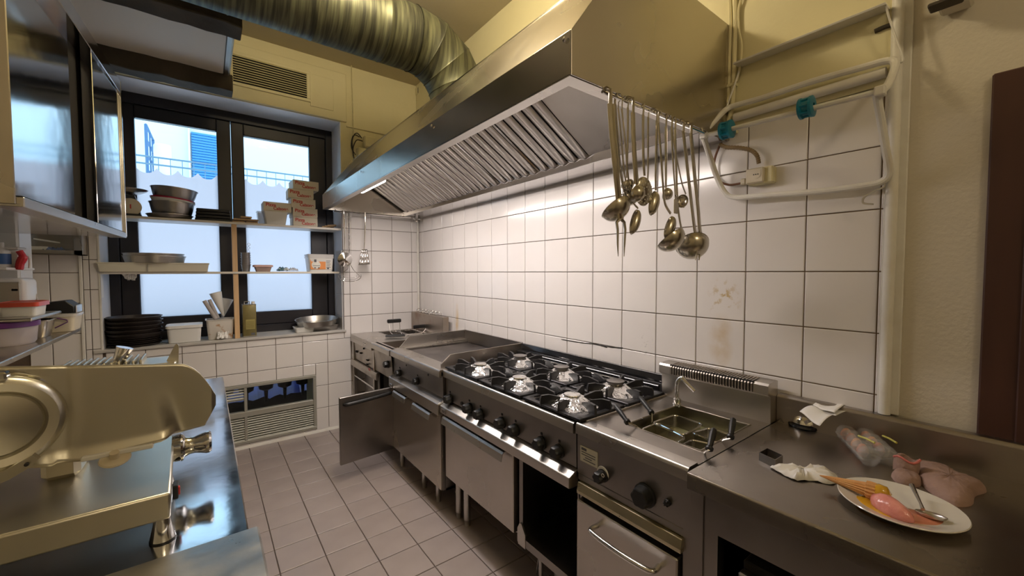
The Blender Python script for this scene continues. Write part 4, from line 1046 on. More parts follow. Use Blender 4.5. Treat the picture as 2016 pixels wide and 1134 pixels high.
tub('pink_container', 'small pinkish food container on the lower shelf', x0, x1, .02, .11, SHZ0, SHZ0+.050, mat('pink_grey_plastic', (.36, .26, .23), .4), .78, lid=mat('pink_lid', (.62, .40, .36), .4))
# crumpled packet
def crumple(name, label, cat, pts, th, m, amp=.006, n=14, mm=6, seed=1):
    # pts: 4 corners (top surface), grid displaced
    random.seed(seed); a, b_, c, d = [Vector(p) for p in pts]; V = []
    for i in range(n+1):
        row = []
        for j in range(mm+1):
            u, v = i/n, j/mm; p = (a*(1-u)+b_*u)*(1-v)+(d*(1-u)+c*u)*v
            edge = min(u, 1-u, v, 1-v)
            row.append(p+Vector((random.uniform(-1, 1)*amp*.5, random.uniform(-1, 1)*amp*.5, abs(random.gauss(0, 1))*amp+th*min(1, edge*5))))
        V.append(row)
    bb = B(); bm = bb.bm; vs = [[bm.verts.new(p) for p in r] for r in V]
    for i in range(n):
        for j in range(mm): bm.faces.new((vs[i][j], vs[i+1][j], vs[i+1][j+1], vs[i][j+1]))
    o = bb.build(name, m, solid=.0012, smooth=25); return tag(o, label, cat)
xa, xb2 = X(545, 528, .05), X(568, 528, .05)
crumple('snack_packet', 'crumpled teal and white packet on the lower shelf', 'packet', [(xa, .0, SHZ0+.004), (xb2, .0, SHZ0+.004), (xb2, .10, SHZ0+.004), (xa, .10, SHZ0+.004)], .026, mat('teal_packet', (.02, .10, .12), .35, col2=(.5, .55, .55), nscale=26, thr=(.5, .56)), .006, seed=4)
xa, xb3 = X(568, 528, .05), X(586, 528, .05)
crumple('plastic_bag', 'clear crumpled plastic bag beside the teal packet', 'bag', [(xa, .01, SHZ0+.004), (xb3, .01, SHZ0+.004), (xb3, .09, SHZ0+.004), (xa, .09, SHZ0+.004)], .018, CLEARP, .007, seed=5)
# white bucket with an orange label
x0, x1 = X(606, 515, .02), X(656, 515, .02)
bk = tub('label_bucket', 'white lidded tub with an orange and white label on the lower shelf', x0, x1, -.005, .17, SHZ0, SHZ0+.148, WPLAST, .90, lid=CLEARP, lidh=.030, rimw=.003)
lw0, lw1 = x0+.016, x1-.013
B().box(lw0, lw1-.055, -.0015, .004, SHZ0+.020, SHZ0+.104).build('label', mat('label_orange', (.72, .26, .06), .5), bk)
B().box(lw1-.057, lw1, -.0010, .004, SHZ0+.020, SHZ0+.104).build('label', WHITEP, bk)
b = B(); b.lathe([(0, 0), (.036, 0), (.036, .002), (0, .002)], 24, M=Matrix.Translation((lw0+.045, -.002, SHZ0+.058)) @ Matrix.Rotation(PI/2, 4, 'X') @ Matrix.Diagonal((1, .95, 1, 1))); b.build('label_panel', WHITEP, bk)
B().box(lw0+.030, lw0+.048, -.0055, -.002, SHZ0+.082, SHZ0+.106).build('label_logo', INK, bk)
for z_, a_, c_ in ((.052, .020, .075), (.030, .03, .042), (.030, .06, .072)): B().box(lw0+a_, lw0+c_, -.0055, -.002, SHZ0+z_-.002, SHZ0+z_+.002+(.006 if z_ < .04 else 0)).build('label_line', INK, bk)
for i in range(5): B().box(lw1-.050, lw1-.015-.006*(i % 2), -.0025, -.0005, SHZ0+.036+.014*i, SHZ0+.040+.014*i).build('label_line', INK, bk)
B().box(lw1-.045, lw1-.028, -.0025, -.0005, SHZ0+.022, SHZ0+.034).build('barcode', INK, bk)
# ---- on the sill
SZ = .893; Y = .10
pcx = (X(206, 650, Y)+X(322, 650, Y))/2; prr = (X(322, 650, Y)-X(206, 650, Y))/2-.004
labs = 'black round pizza pan in the tall stack on the left of the sill'
for i in range(10):
    big = i >= 5; h_ = .030 if big else .016
    b = B(); rr_ = prr*(1-.01*(i % 2))*(1 if big else .93)
    b.lathe([(0, 0), (rr_*.90, 0), (rr_, h_*.85), (rr_+.004, h_*.86), (rr_+.004, h_), (rr_-.003, h_), (rr_*.89, .003), (0, .003)], 44)
    zz = SZ + (.0125*i if not big else .0625+.029*(i-5)); o = b.build('pizza_pan', BLACKPAN, local=True); o.location = (pcx+random.uniform(-.004, .004), Y, zz)
    tag(o, ('thin '+labs if not big else 'deep '+labs)+(', topmost' if i == 9 else ''), 'pan', 'stacked black pizza pans')
    o['label'] = ('black round pizza pan on the sill, %s of the stack of ten' % ('bottommost', 'second from the bottom', 'third from the bottom', 'fourth from the bottom', 'fifth from the bottom', 'fifth from the top', 'fourth from the top', 'third from the top', 'second from the top', 'topmost')[i])
# white tub with lid
x0, x1 = X(328, 650, .03), X(397, 650, .03)
tub('lidded_tub', 'white rectangular tub with a loose lid beside the pizza pans', x0, x1, .0, .19, SZ, SZ+.125, WPLAST, .92, lid=WPLAST, lidh=.016)
# clear bucket with paper cones and rolls
x0, x1 = X(406, 640, .06), X(461, 640, .06)
cb = tub('clear_bucket', 'clear plastic bucket full of paper packets next to the wooden batten', x0, x1, .02, .18, SZ, SZ+.155, mat('speckled_bucket', (.66, .62, .56), .35, col2=(.45, .25, .12), nscale=18, detail=6, thr=(.58, .68)), .88, rimw=.006)
bx_ = (x0+x1)/2
def cone(px0, py0, px1, py1, r0, r1, label, nm='paper_cone', m=PAPER, Y=.10, cat='paper cone'):
    a = at(px0, py0, 'y', Y); b_ = at(px1, py1, 'y', Y); b = B(); d = (b_-a)
    b.tube([a, a+d*.02, a+d*.98, b_], [r0, r0*1.0, r1, r1*.99], 20, cap=False); o = b.build(nm, m, solid=.002); return tag(o, label, cat, None)
cone(440, 622, 424, 576, .006, .040, 'white conical paper cup upright in the clear bucket', m=WPLAST)
cone(438, 625, 447, 588, .008, .044, 'translucent cone leaning right in the clear bucket', m=CLEARP, Y=.13)
cone(425, 628, 402, 592, .013, .013, 'rolled grey napkin leaning left in the bucket, outer one', 'napkin_roll', mat('greyish_napkin', (.42, .38, .36), .8), Y=.07, cat='napkin roll')
cone(429, 626, 412, 590, .012, .012, 'rolled grey napkin leaning left in the bucket, inner one', 'napkin_roll', MATS['greyish_napkin'], Y=.09, cat='napkin roll')
a = at(441, 650, 'y', .01)
crumple('crumpled_receipt', 'crumpled white paper scrap spilling in front of the bucket', 'paper', [(a.x-.045, -.01, SZ+.002), (a.x+.02, -.01, SZ+.002), (a.x+.03, .02, SZ+.05), (a.x-.04, .02, SZ+.05)], .004, PAPER, .007, seed=9)
# olive oil tin
x0, x1 = X(478, 640, .05), X(505, 640, .05)
ot = thing('oil_tin', 'tall olive green oil tin beside the wooden batten on the sill', 'tin', ((x0+x1)/2, .09, SZ))
B().box(x0, x1, .04, .15, SZ, SZ+.262, bev=.006, seg=2).build('body', OIL, ot)
for z_ in (SZ+.001, SZ+.256): B().box(x0-.002, x1+.002, .038, .152, z_, z_+.007, bev=.003).build('rim', ALU, ot)
B().box((x0+x1)/2+.008, (x0+x1)/2+.035, .0385, .041, SZ+.012, SZ+.030).build('barcode', INK, ot)
B().box(x0+.020, x1-.010, .0390, .041, SZ+.06, SZ+.14, bev=.002).build('label_panel', mat('olive_label', (.33, .28, .09), .45), ot)
for i in range(6): B().box(x0+.024, x1-.016, .0378, .0392, SZ+.07+.010*i, SZ+.073+.010*i).build('label_line', OIL, ot)
xm = (x0+x1)/2
B().tube([(xm-.03, .09, SZ+.262), (xm-.03, .09, SZ+.283), (xm+.005, .09, SZ+.283), (xm+.005, .09, SZ+.262)], .004, 6).build('carry_handle', CHROME, ot)
B().cyl((xm+.03, .09, SZ+.262), (xm+.03, .09, SZ+.283), .013).build('cap', WPLAST, ot)
# round pan on trays at the right end of the sill
x0, x1 = X(580, 645, .06), X(618, 645, .06)
tub('small_tray', 'small pale food tray under the round pan, left one', x0, x1, .02, .16, SZ, SZ+.045, WPLAST, .9, cat='tray')
x0, x1 = X(606, 642, .08), X(663, 642, .12)
tub('dark_roasting_tin', 'dark rectangular roasting tin under the round pan', x0+.012, x1, .03, .22, SZ, SZ+.050, STEELD, .93, cat='tin')
x0, x1 = X(582, 625, .08), X(667, 625, .08); c_ = (x0+x1)/2; rr_ = (x1-x0)/2-.004
b = B(); b.lathe([(0, 0), (rr_*.90, 0), (rr_, .046), (rr_+.004, .047), (rr_+.004, .050), (rr_-.002, .049), (rr_*.89, .003), (0, .003)], 48)
o = b.build('round_pan', ALU, local=True); o.location = (c_, .115, SZ+.054); o.rotation_euler = (math.radians(4), math.radians(-2), 0); tag(o, 'round aluminium pan resting on two trays at the right of the sill', 'pan')
# cloth under the lower shelf
cl = at(258, 543, 'y', .05)
crumple('rag', 'crumpled white rag hanging under the lower shelf on the left', 'rag', [(cl.x-.05, .04, SHZ0-.018), (cl.x+.04, .04, SHZ0-.018), (cl.x+.02, .06, SHZ0-.065), (cl.x-.02, .06, SHZ0-.065)], .0, PAPER, .008, seed=11)
# notes on the left reveal and on the tiles
p = at(201, 560, 'x', WX0+.003)
nt = B().box(WX0+.0025, WX0+.0035, p.y-.04, p.y+.04, p.z-.09, p.z+.09).build('paper_note', PAPER, smooth=0); tag(nt, 'faded paper note taped to the left window reveal', 'note')
p0, p1 = at(689, 541, 'y', -.006), at(716, 568, 'y', -.006)
nt = thing('paper_note', 'small printed note stuck on the tiles behind the whisk', 'note', ((p0.x+p1.x)/2, -.005, p1.z))
B().box(p0.x, p1.x, -.0062, -.0045, p1.z, p0.z).build('sheet', PAPER, nt, smooth=0)
for i in range(9): B().box(p0.x+.008, p1.x-.01-random.uniform(0, .03), -.0068, -.0060, p0.z-.012-.0115*i, p0.z-.009-.0115*i).build('printed_line', INK, nt, smooth=0)
# ================================================================== lower vent window
lv = thing('low_vent_window', 'low grey-framed window with white louvres near the floor', 'window', (-1.5, .0, .045))
hx0, hx1, hz0, hz1 = -2.05, -.985, .04, .518
mz = .278; vx = X(484, 800, 0)
b = B()
b.box(hx0, hx1, -.018, .03, hz1-.026, hz1, bev=.003); b.box(hx0, hx1, -.018, .03, hz0, hz0+.026, bev=.003); b.box(hx1-.024, hx1, -.018, .03, hz0+.026, hz1-.026, bev=.003); b.box(hx0, hx0+.024, -.018, .03, hz0+.026, hz1-.026, bev=.003)
b.box(hx0+.024, hx1-.024, -.016, .03, mz-.022, mz+.022, bev=.003); b.box(vx-.010, vx+.010, -.014, .03, mz+.022, hz1-.026, bev=.002); b.box(vx-.012, vx+.008, -.014, .03, hz0+.026, mz-.022, bev=.002)
b.build('frame', GREYVENT, lv)
WSL = mat('white_slat_paint', (.66, .66, .58), .4)
for (xa, xb_, z0, z1, n_) in ((vx+.008, hx1-.024, hz0+.026, mz-.022, 10), (hx0+.024, vx-.012, hz0+.026, mz-.022, 10), (hx0+.024, vx-.010, .405, hz1-.026, 4)):
    st_ = (z1-z0)/n_
    for i in range(n_):
        z = z0+st_*(i+.15)
        B().prism([(-.012, z), (.010, z+st_*.36), (.012, z+st_*.30), (-.010, z-.002)], xa, xb_, 'x').build('louvre', WSL, lv, smooth=0)
B().box(hx0+.02, vx, -.008, .02, .395, .405).build('frame_bar', GREYVENT, lv)
B().box(hx0+.02, hx1-.02, .020, .024, mz+.02, hz1-.02).build('pane', GLASS, lv, smooth=0)
B().box(hx0+.02, hx1-.02, .030, .034, hz0+.02, mz-.01).build('dark_backing', DARK, lv, smooth=0)
wlc = struct(B().box(-2.3, -.8, .80, .86, -.1, .86).build('trim_5', DARK, smooth=0)); wlc['label'] = 'added dark wall shutting out the sky behind the low window'  # added enclosure, open on top: blocks stray sky light behind the pane
b = B(); b.box(-2.3, -2.24, .42, .80, -.1, .86); b.box(-.86, -.80, .42, .80, -.1, .86); b.box(-2.3, -.80, .42, .80, -.12, -.08); struct(b.build('trim_6', DARK, smooth=0))['label'] = 'added dark sides shutting out the sky behind the low window'
BLUESHEET = mat('added_blue_sheet', (.035, .06, .30), .45, col2=(.02, .03, .12), nscale=8)  # sheet added for the blue reflections behind the low pane
tg = B(); N = 30; tg.loft([[(-2.2+1.3*i/N, .46+.02*math.sin(i*1.7), .26+.012*math.sin(i*2.3)) for i in range(N+1)], [(-2.2+1.3*i/N, .60+.02*math.sin(i*2.1), .375+.015*math.sin(i*1.3)) for i in range(N+1)]], closed=False)
tag(tg.build('added_blue_sheet', BLUESHEET), 'added blue sheet giving the blue cast in the dark space behind the low window', 'sheet')
for i in range(5):
    x = -1.62+.15*i
    o = thing('dark_drum', 'dark round bottle shape behind the low window pane, %s from the left' % ('first', 'second', 'third', 'fourth', 'fifth')[i], 'bottle', (x, .40, .24), group='dark shapes behind the low window')
    B().lathe([(0, .20), (.05, .20), (.062, .16), (.055, .12), (.016, .10), (.012, .0), (0, 0)], 16, c=(x, .41, .24)).build('body', BLACKP, o)
# ================================================================== far rail utensils
YR = -.150
def tubepx(pts, Y, r, n=8, name='handle', m=CHROME, par=None):
    b = B(); b.tube([at(x, y, 'y', Y) for x, y in pts], r, n); return b.build(name, m, par)
g = thing('skimmer_ladle', 'bright round skimmer hanging at the far end of the hood', 'skimmer', tuple(at(680, 510, 'y', YR)))
tubepx([(677, 413), (678, 440), (679, 470), (678, 498)], YR, [.006, .006, .005, .004], par=g)
p = at(679.5, 511, 'y', YR)
B().lathe([(0, .016), (.030, .010), (.050, 0), (.062, -.004), (.062, -.006), (.049, -.003), (.03, .007), (0, .013)], 30, M=Matrix.Translation(p) @ Matrix.Rotation(PI/2+.15, 4, 'X')).build('dish', CHROME, g)
g = thing('wire_whisk', 'twisted-wire ring whisk hanging behind the round skimmer', 'whisk', tuple(at(690, 540, 'y', YR)))
for s_ in (1, -1):
    b = B(); b.tube([at(687+s_*1.6*math.sin(i*1.15), 413+i*4.4, 'y', YR+.015) for i in range(22)], .0018, 5); b.build('twisted_wire', CHROME, g)
tubepx([(683.5, 413), (683.5, 505)], YR+.015, .0018, par=g, name='wire'); tubepx([(690.5, 413), (690.5, 505)], YR+.015, .0018, par=g, name='wire')
c_ = at(689, 541, 'y', YR+.01)
for k, rr_ in enumerate((.095, .075, .055)):
    b = B(); b.tube([(c_.x+rr_*math.cos(t_), YR+.01+.03*math.sin(t_*2), c_.z+rr_*.62*math.sin(t_)-.1*(rr_-.095)) for t_ in [PI*1.0+PI*i/14 for i in range(15)]], .0026 if k == 0 else .0016, 5); b.build('coil', CHROME, g)
b = B(); b.tube([(c_.x-.09, YR+.01, c_.z), (c_.x-.02, YR, c_.z+.05), (c_.x, YR+.01, c_.z+.11)], .0026, 6); b.tube([(c_.x+.09, YR+.01, c_.z-.02), (c_.x+.03, YR, c_.z+.04), (c_.x, YR+.01, c_.z+.10)], .0026, 6); b.build('frame_wire', CHROME, g)['kind'] = 'stuff'
g = thing('slotted_spatula', 'steel slotted spatula hanging right of the whisk at the hood end', 'spatula', tuple(at(717, 500, 'y', YR)))
tubepx([(719, 417), (719.5, 440), (718, 470), (717, 491)], YR, [.006, .006, .005, .004], par=g)
a_, b2, c2, d2_ = at(712, 491, 'y', YR), at(723, 491, 'y', YR), at(728.5, 520, 'y', YR), at(706, 522, 'y', YR)
b = B()
NX, NZ = 7, 5
def bl(u, v): return (a_*(1-u)+b2*u)*(1-v)+(d2_*(1-u)+c2*u)*v
for i in range(NX):
    for j in range(NZ):
        if i % 2 == 1 and j in (1, 3): continue
        q = [bl(i/NX, j/NZ), bl((i+1)/NX, j/NZ), bl((i+1)/NX, (j+1)/NZ), bl(i/NX, (j+1)/NZ)]
        b.poly(q, [(0, 1, 2, 3)])
b.build('slotted_blade', STEEL, g, solid=.002)
# ================================================================== UTENSILS ON THE NEAR RAIL
YU = -3.056
def ut(name, label, cat, hp, Y=YU, r=(.006, .006), head=None, m=SPOON, gname='utensils hanging from the hood'):
    P_ = bez([at(x, y, 'y', Y) for x, y in hp], 5)
    g = thing(name, label, cat, tuple(P_[-1]), group=gname)
    n = len(P_); top = P_[0]
    b = B(); b.tube([Vector((top.x, -3.043, 1.944)), Vector((top.x, -3.052, 1.945)), Vector((top.x, Y-.002, 1.935)), top.lerp(P_[1], .6)], r[0]*.6, 6); b.build('hook', m, g)
    b = B(); rings = []
    for i, p in enumerate(P_):
        t = (P_[min(i+1, n-1)]-P_[max(i-1, 0)]).normalized(); u = Vector((1, 0, 0)); u = (u-t*u.dot(t)).normalized(); w = t.cross(u); f = i/(n-1); q = (r[0]*(1-f)+r[1]*f)*1.25
        rings.append([p+u*math.cos(2*PI*k/8)*q+w*math.sin(2*PI*k/8)*q*.45 for k in range(8)])
    b.loft(rings, True, True, True); b.build('handle', m, g)
    return g, P_[-1]
def shell(g, c, r, axis, up_=(0, 0, 1), depth=.7, squash=1.0, name='bowl', m=SPOON, holes=False, cover=.5):
    """half-ellipsoid shell: opening faces +axis"""
    z = Vector(axis).normalized(); x = Vector(up_); x = (x-z*x.dot(z)).normalized(); y = z.cross(x)
    M = Matrix((( x.x, y.x, z.x, c.x), (x.y, y.y, z.y, c.y), (x.z, y.z, z.z, c.z), (0, 0, 0, 1)))
    b = B(); N = 10; n = 28; pr = []
    for i in range(N+1):
        a = (PI/2)*i/N; pr.append((r*math.sin(a), -r*depth*math.cos(a)))
    pr.append((r*1.03, .001)); pr.append((r*.97, .001))
    for i in range(N, -1, -1):
        a = (PI/2)*i/N; pr.append((r*.96*math.sin(a), -r*depth*math.cos(a)+.0016))
    rings = [[M @ Vector((max(q, 1e-5)*math.cos(2*PI*k/n), max(q, 1e-5)*math.sin(2*PI*k/n)*squash, zz)) for k in range(n)] for q, zz in pr]
    b.loft(rings); o = b.build(name, m, g)
    if holes:
        for ring_, cnt in ((.30, 6), (.58, 11), (.82, 15)):
            for k in range(cnt):
                a = 2*PI*k/cnt+ring_; q = r*ring_; zz = -r*depth*math.sqrt(max(0, 1-ring_**2))-.0006
                p = M @ Vector((q*math.cos(a), q*math.sin(a)*squash, zz))
                B().lathe([(0, -.0006), (.0022, -.0006), (.0022, .0002), (0, .0002)], 8, M=Matrix.Translation(p) @ z.to_track_quat('Z', 'Y').to_matrix().to_4x4()).build('hole', WHITEP, o)
    return o
g, e = ut('meat_fork', 'long two-pronged steel meat fork, leftmost of the hanging utensils', 'fork', [(1201, 205), (1205, 260), (1212, 330), (1219, 400), (1222, 432)], YU-.008, (.010, .011))
for s_ in (0, 1):
    pts = [(1221, 430), (1214+s_*15, 438), (1216+s_*15, 452), (1216+s_*13.5, 480), (1217+s_*11.5, 505)]
    B().tube([at(x, y, 'y', YU-.008) for x, y in pts], [.006, .0045, .0038, .003, .001], 8).build('prong', SPOON, g)
g, e = ut('ladle', 'wide ladle behind the meat fork, its bowl tipped to the left', 'ladle', [(1210, 205), (1214, 260), (1222, 340), (1232, 385), (1234, 402)], YU+.018, (.006, .004))
shell(g, at(1211, 408, 'y', YU+.018), .047, (-.19, .58, .75), (1, 0, 0), .85, 1)
g, e = ut('small_ladle', 'tiny ladle with narrow handle just right of the meat fork', 'ladle', [(1236, 212), (1236, 260), (1235, 310), (1234, 350)], YU+.014, (.004, .003))
shell(g, at(1235, 363, 'y', YU+.014), .020, (.1, .5, .7), (0, 0, 1), 1.0)
g, e = ut('sauce_ladle', 'round ladle half hidden behind the thick-handled one', 'ladle', [(1217, 212), (1222, 260), (1228, 330), (1233, 362)], YU+.03, (.003, .003))
shell(g, at(1240, 388, 'y', YU+.03), .028, (.2, .6, .5), (0, 0, 1), .9)
g, e = ut('serving_spoon', 'slim spoon hanging lowest between the fork and the ladles', 'spoon', [(1224, 214), (1230, 270), (1236, 340), (1244, 392), (1256, 410)], YU-.002, (.003, .003))
shell(g, at(1249, 437, 'y', YU-.002), .042, (0, 1, 0), at(1256, 410, 'y', YU)-at(1241, 464, 'y', YU), .45, .42, 'spoon_bowl')
g, e = ut('thick_ladle', 'ladle with a thick pale handle in front of the skimmer', 'ladle', [(1246, 222), (1247, 270), (1250, 320), (1253, 362)], YU-.014, (.0075, .009))
shell(g, at(1253, 381, 'y', YU-.014), .026, (0, .85, .35), (0, 0, 1), 1.0)
g, e = ut('perforated_skimmer', 'perforated oval skimmer, the only hanging utensil full of holes', 'skimmer', [(1266, 226), (1266, 270), (1267, 320), (1269, 346)], YU+.008, (.005, .0045))
shell(g, at(1267, 377, 'y', YU+.008), .045, (.15, .95, .1), (-.2, 0, 1), .25, .80, 'dish', holes=True)
g, e = ut('thin_spoon', 'thin-handled spoon behind the perforated skimmer', 'spoon', [(1276, 230), (1276, 280), (1276, 330), (1275, 360)], YU+.024, (.004, .003))
shell(g, at(1274, 378, 'y', YU+.024), .024, (0, .9, .2), (0, 0, 1), .4, .6, 'spoon_bowl')
g, e = ut('tablespoon', 'dark oval serving spoon just right of the perforated skimmer', 'spoon', [(1293, 238), (1292, 290), (1291, 340), (1291, 375)], YU+.004, (.005, .004))
shell(g, at(1286, 400, 'y', YU+.004), .042, (0, 1, 0), at(1292, 374, 'y', YU)-at(1280, 426, 'y', YU), .45, .50, 'spoon_bowl')
g, e = ut('small_round_ladle', 'small round ladle in the middle of the hanging row', 'ladle', [(1311, 250), (1311, 300), (1311, 340), (1311, 371)], YU+.010, (.0055, .004))
shell(g, at(1312, 382, 'y', YU+.010), .021, (0, .9, .3), (0, 0, 1), 1.0)
g, e = ut('curved_spoon', 'spoon on a bent handle hanging in front of the wide right ladle', 'spoon', [(1296, 242), (1301, 300), (1305, 360), (1309, 400), (1320, 420)], YU-.010, (.004, .0045))
shell(g, at(1318, 448, 'y', YU-.010), .041, (.1, 1, .05), at(1325, 424, 'y', YU)-at(1311, 474, 'y', YU), .45, .50, 'spoon_bowl')
g, e = ut('spaghetti_server', 'toothed spaghetti server with a twisted thin handle', 'server', [(1323, 252), (1328, 290), (1336, 330), (1343, 362), (1350, 382)], YU+.006, (.003, .003))
o = shell(g, at(1343, 396, 'y', YU+.006), .026, (-.8, -.3, .35), (0, 0, 1), .6, .75, 'spoon_bowl')
for k in range(5):
    p = at(1334+k*3, 386+k*5.5, 'y', YU-.002); B().tube([p, p+Vector((-.010, -.004, .004))], [.003, .002], 5).build('tooth', SPOON, g)
g, e = ut('slotted_server', 'small dark slotted server below the toothed one', 'server', [(1322, 250), (1324, 300), (1328, 360), (1330, 395)], YU+.002, (.004, .003))
B().box(e.x-.012, e.x+.012, YU-.001, YU+.003, e.z-.045, e.z+.004, bev=.004).build('slotted_blade', SPOON, g)
g, e = ut('wide_ladle', 'wide ladle tipped to the left, second from the right of the row', 'ladle', [(1329, 255), (1331, 320), (1334, 400), (1341, 448), (1348, 462)], YU+.004, (.005, .004))
shell(g, at(1319, 469, 'y', YU+.004), .051, (-.19, .58, .75), (1, 0, 0), .85, 1)
g, e = ut('soup_ladle', 'largest soup ladle with deep round bowl, rightmost of the row', 'ladle', [(1345, 258), (1352, 320), (1361, 400), (1368, 455), (1372, 475)], YU-.002, (.007, .007))
shell(g, at(1363, 482, 'y', YU+.020), .058, (.45, .55, .70), (1, 0, 0), .85, 1)
g, e = ut('flat_handled_strainer', 'long flat-handled strainer crossing the largest soup ladle', 'strainer', [(1360, 262), (1366, 330), (1374, 410), (1378, 455), (1384, 468)], YU-.008, (.008, .008))
B().tube([at(x, y, 'y', YU-.012) for x, y in ((1384, 466), (1380, 490), (1376, 512))], .0025, 6).build('wire', SPOON, g)
B().tube([at(x, y, 'y', YU-.012) for x, y in ((1374, 464), (1373, 488), (1369, 512))], .0025, 6).build('wire', SPOON, g)
# ================================================================== FOLDED WALL RACK with blue reels
rk = thing('wall_rack', 'cream painted folding tube rack mounted on the wall beside the hood', 'rack', (-.10, -3.3, 1.7))
def tp(pts, r, name, m=WHITEP, par=rk, n=10, k=5):
    b = B(); b.tube(bez([at(x, y, 'x', X_) for x, y, X_ in pts], k), r, n); return b.build(name, m, par)
tp([(1383, 268, -.19), (1396, 250, -.16), (1418, 226, -.09), (1432, 214, -.055), (1450, 207, -.045), (1500, 193, -.045), (1600, 160, -.045), (1700, 132, -.045), (1745, 120, -.045), (1762, 124, -.05), (1758, 145, -.08), (1746, 170, -.13), (1735, 180, -.17)], .011, 'upper_frame')
b = B(); b.tube([at(1446, 232, 'x', -.03), at(1745, 142, 'x', -.03)], .016, 12); b.build('wall_tube', WHITEP, rk)
oa, ob_ = at(1385, 268, 'x', -.175), at(1735, 180, 'x', -.175)
oa.z = ob_.z = (oa.z+ob_.z)/2; oa.x = ob_.x = -.175
b = B(); b.tube([at(1385, 268, 'x', -.175), at(1738, 178, 'x', -.175)], .0085, 10); b.build('outer_bar', WHITEP, rk)
for x, y in ((1386, 267), (1733, 180)):
    p = at(x, y, 'x', -.175); B().box(p.x-.014, p.x+.014, p.y-.012, p.y+.012, p.z-.014, p.z+.014, bev=.003).build('hinge_bracket', WHITEP, rk)
tp([(1385, 270, -.175), (1398, 310, -.12), (1412, 350, -.07), (1428, 380, -.05), (1450, 389, -.045), (1500, 385, -.045), (1600, 378, -.045), (1700, 366, -.045), (1735, 358, -.045), (1750, 340, -.05), (1745, 300, -.08), (1735, 240, -.12), (1726, 185, -.17)], .0105, 'lower_loop')
b = B(); p0, p1 = at(1458, 132, 'x', -.03), at(1742, 14, 'x', -.03)
zt2 = (p0.z+p1.z)/2
b.prism([(-.010, zt2+.006), (-.075, zt2-.0), (-.072, zt2-.006), (-.014, zt2-.002), (-.014, zt2-.062), (-.010, zt2-.062)], p1.y-.01, p0.y+.01, 'y'); b.build('angle_bar', WHITEP, rk, smooth=0, bevel=.001)
for x, y in ((1466, 122), (1722, 20)):
    p = at(x, y, 'x', -.018); B().lathe([(0, .004), (.006, .003), (.007, 0)], 10, M=Matrix.Translation(p) @ Matrix.Rotation(-PI/2, 4, 'Y')).build('bolt', DWOOD, rk)
tp([(1744, 12, -.06), (1752, 40, -.055), (1766, 80, -.05), (1778, 118, -.05), (1764, 124, -.05)], .0028, 'stay_wire', n=6)
tp([(1455, 140, -.03), (1446, 168, -.05), (1436, 195, -.055), (1428, 220, -.06)], .0035, 'stay_wire', n=6)
b = B(); b.tube([at(1560, 176, 'x', -.010), at(1562, 176, 'x', -.010)], .01, 6)
# slanted shelf plate under the angle bar
b = B(); q = [at(1452, 150, 'x', -.012), at(1740, 60, 'x', -.012), at(1740, 118, 'x', -.012), at(1440, 205, 'x', -.012)]
b.poly(q, [(0, 1, 2, 3)]); b.build('back_plate', CREAM, rk, solid=.006, smooth=0)
tp([(1722, 62, -.02), (1745, 52, -.02), (1776, 44, -.02)], .007, 'bracket_arm', DWOOD, k=3)
def reel(x, y, X_, tilt, label):
    p = at(x, y, 'x', X_); g = thing('blue_reel', label, 'reel', tuple(p), group='teal reels on the rack bar')
    d = (ob_-oa).normalized(); M = Matrix.Translation(p) @ d.to_track_quat('Z', 'Y').to_matrix().to_4x4()
    B().lathe([(.010, -.020), (.030, -.020), (.033, -.018), (.033, -.012), (.027, -.008), (.027, .008), (.033, .010), (.033, .018), (.024, .020), (.010, .020), (.010, -.020)], 26, M=M).build('drum', BLUEREEL, g)
    for k in range(8):
        a = 2*PI*k/8; c_ = Vector((math.cos(a)*.028, math.sin(a)*.028, 0)); b = B(); b.tube([M @ (c_+Vector((0, 0, -.017))), M @ (c_+Vector((0, 0, .017)))], .0045, 5); b.build('rib', BLUEREEL, g)
    return g, M
reel(1431, 256, -.178, 0, 'teal plastic reel at the left end of the rack bar')
g, M = reel(1588, 212, -.178, 0, 'teal plastic reel with a yellow hub in the middle of the rack bar')
B().lathe([(.0095, -.024), (.017, -.024), (.017, -.016), (.0095, -.016)], 16, M=M).build('yellow_hub', YELLOWP, g)
# hook under the loop
b = B(); b.tube(bez([at(x, y, 'x', -.045) for x, y in ((1742, 358), (1740, 368), (1722, 376), (1702, 388), (1700, 400), (1720, 402))], 4), .0028, 6); tag(b.build('wire_hook', ALU), 'bent wire hook hanging under the right end of the rack', 'hook')
# ---- socket box with conduit
so = thing('power_socket', 'cream surface-mounted wall socket under the rack', 'socket', tuple(at(1495, 362, 'x', -.02)))
c0 = at(1494, 347, 'x', -.03)
B().box(-.045, -.002, c0.y-.052, c0.y+.034, c0.z-.032, c0.z+.030, bev=.004).build('back_box', CREAM, so)
IVORY = mat('ivory_plastic', (.60, .54, .42), .45, col2=(.50, .42, .28), nscale=14)
B().box(-.060, -.045, c0.y-.028, c0.y+.036, c0.z-.030, c0.z+.028, bev=.005).build('face_plate', IVORY, so)
B().lathe([(0, -.001), (.016, -.001), (.017, .002), (.0, .002)], 22, M=Matrix.Translation((-.060, c0.y-.002, c0.z+.004)) @ Matrix.Rotation(-PI/2, 4, 'Y')).build('socket_insert', IVORY, so)
for k in (-1, 0, 1): B().lathe([(0, 0), (.0022, 0), (.0022, .001), (0, .001)], 8, M=Matrix.Translation((-.0625, c0.y-.002+k*.0075, c0.z+.002)) @ Matrix.Rotation(-PI/2, 4, 'Y')).build('socket_hole', BLACKP, so)
pts = [at(x, y, 'x', X_) for x, y, X_ in ((1418, 284, -.03), (1430, 290, -.04), (1455, 291, -.04), (1478, 296, -.04), (1490, 306, -.04), (1494, 322, -.03))]
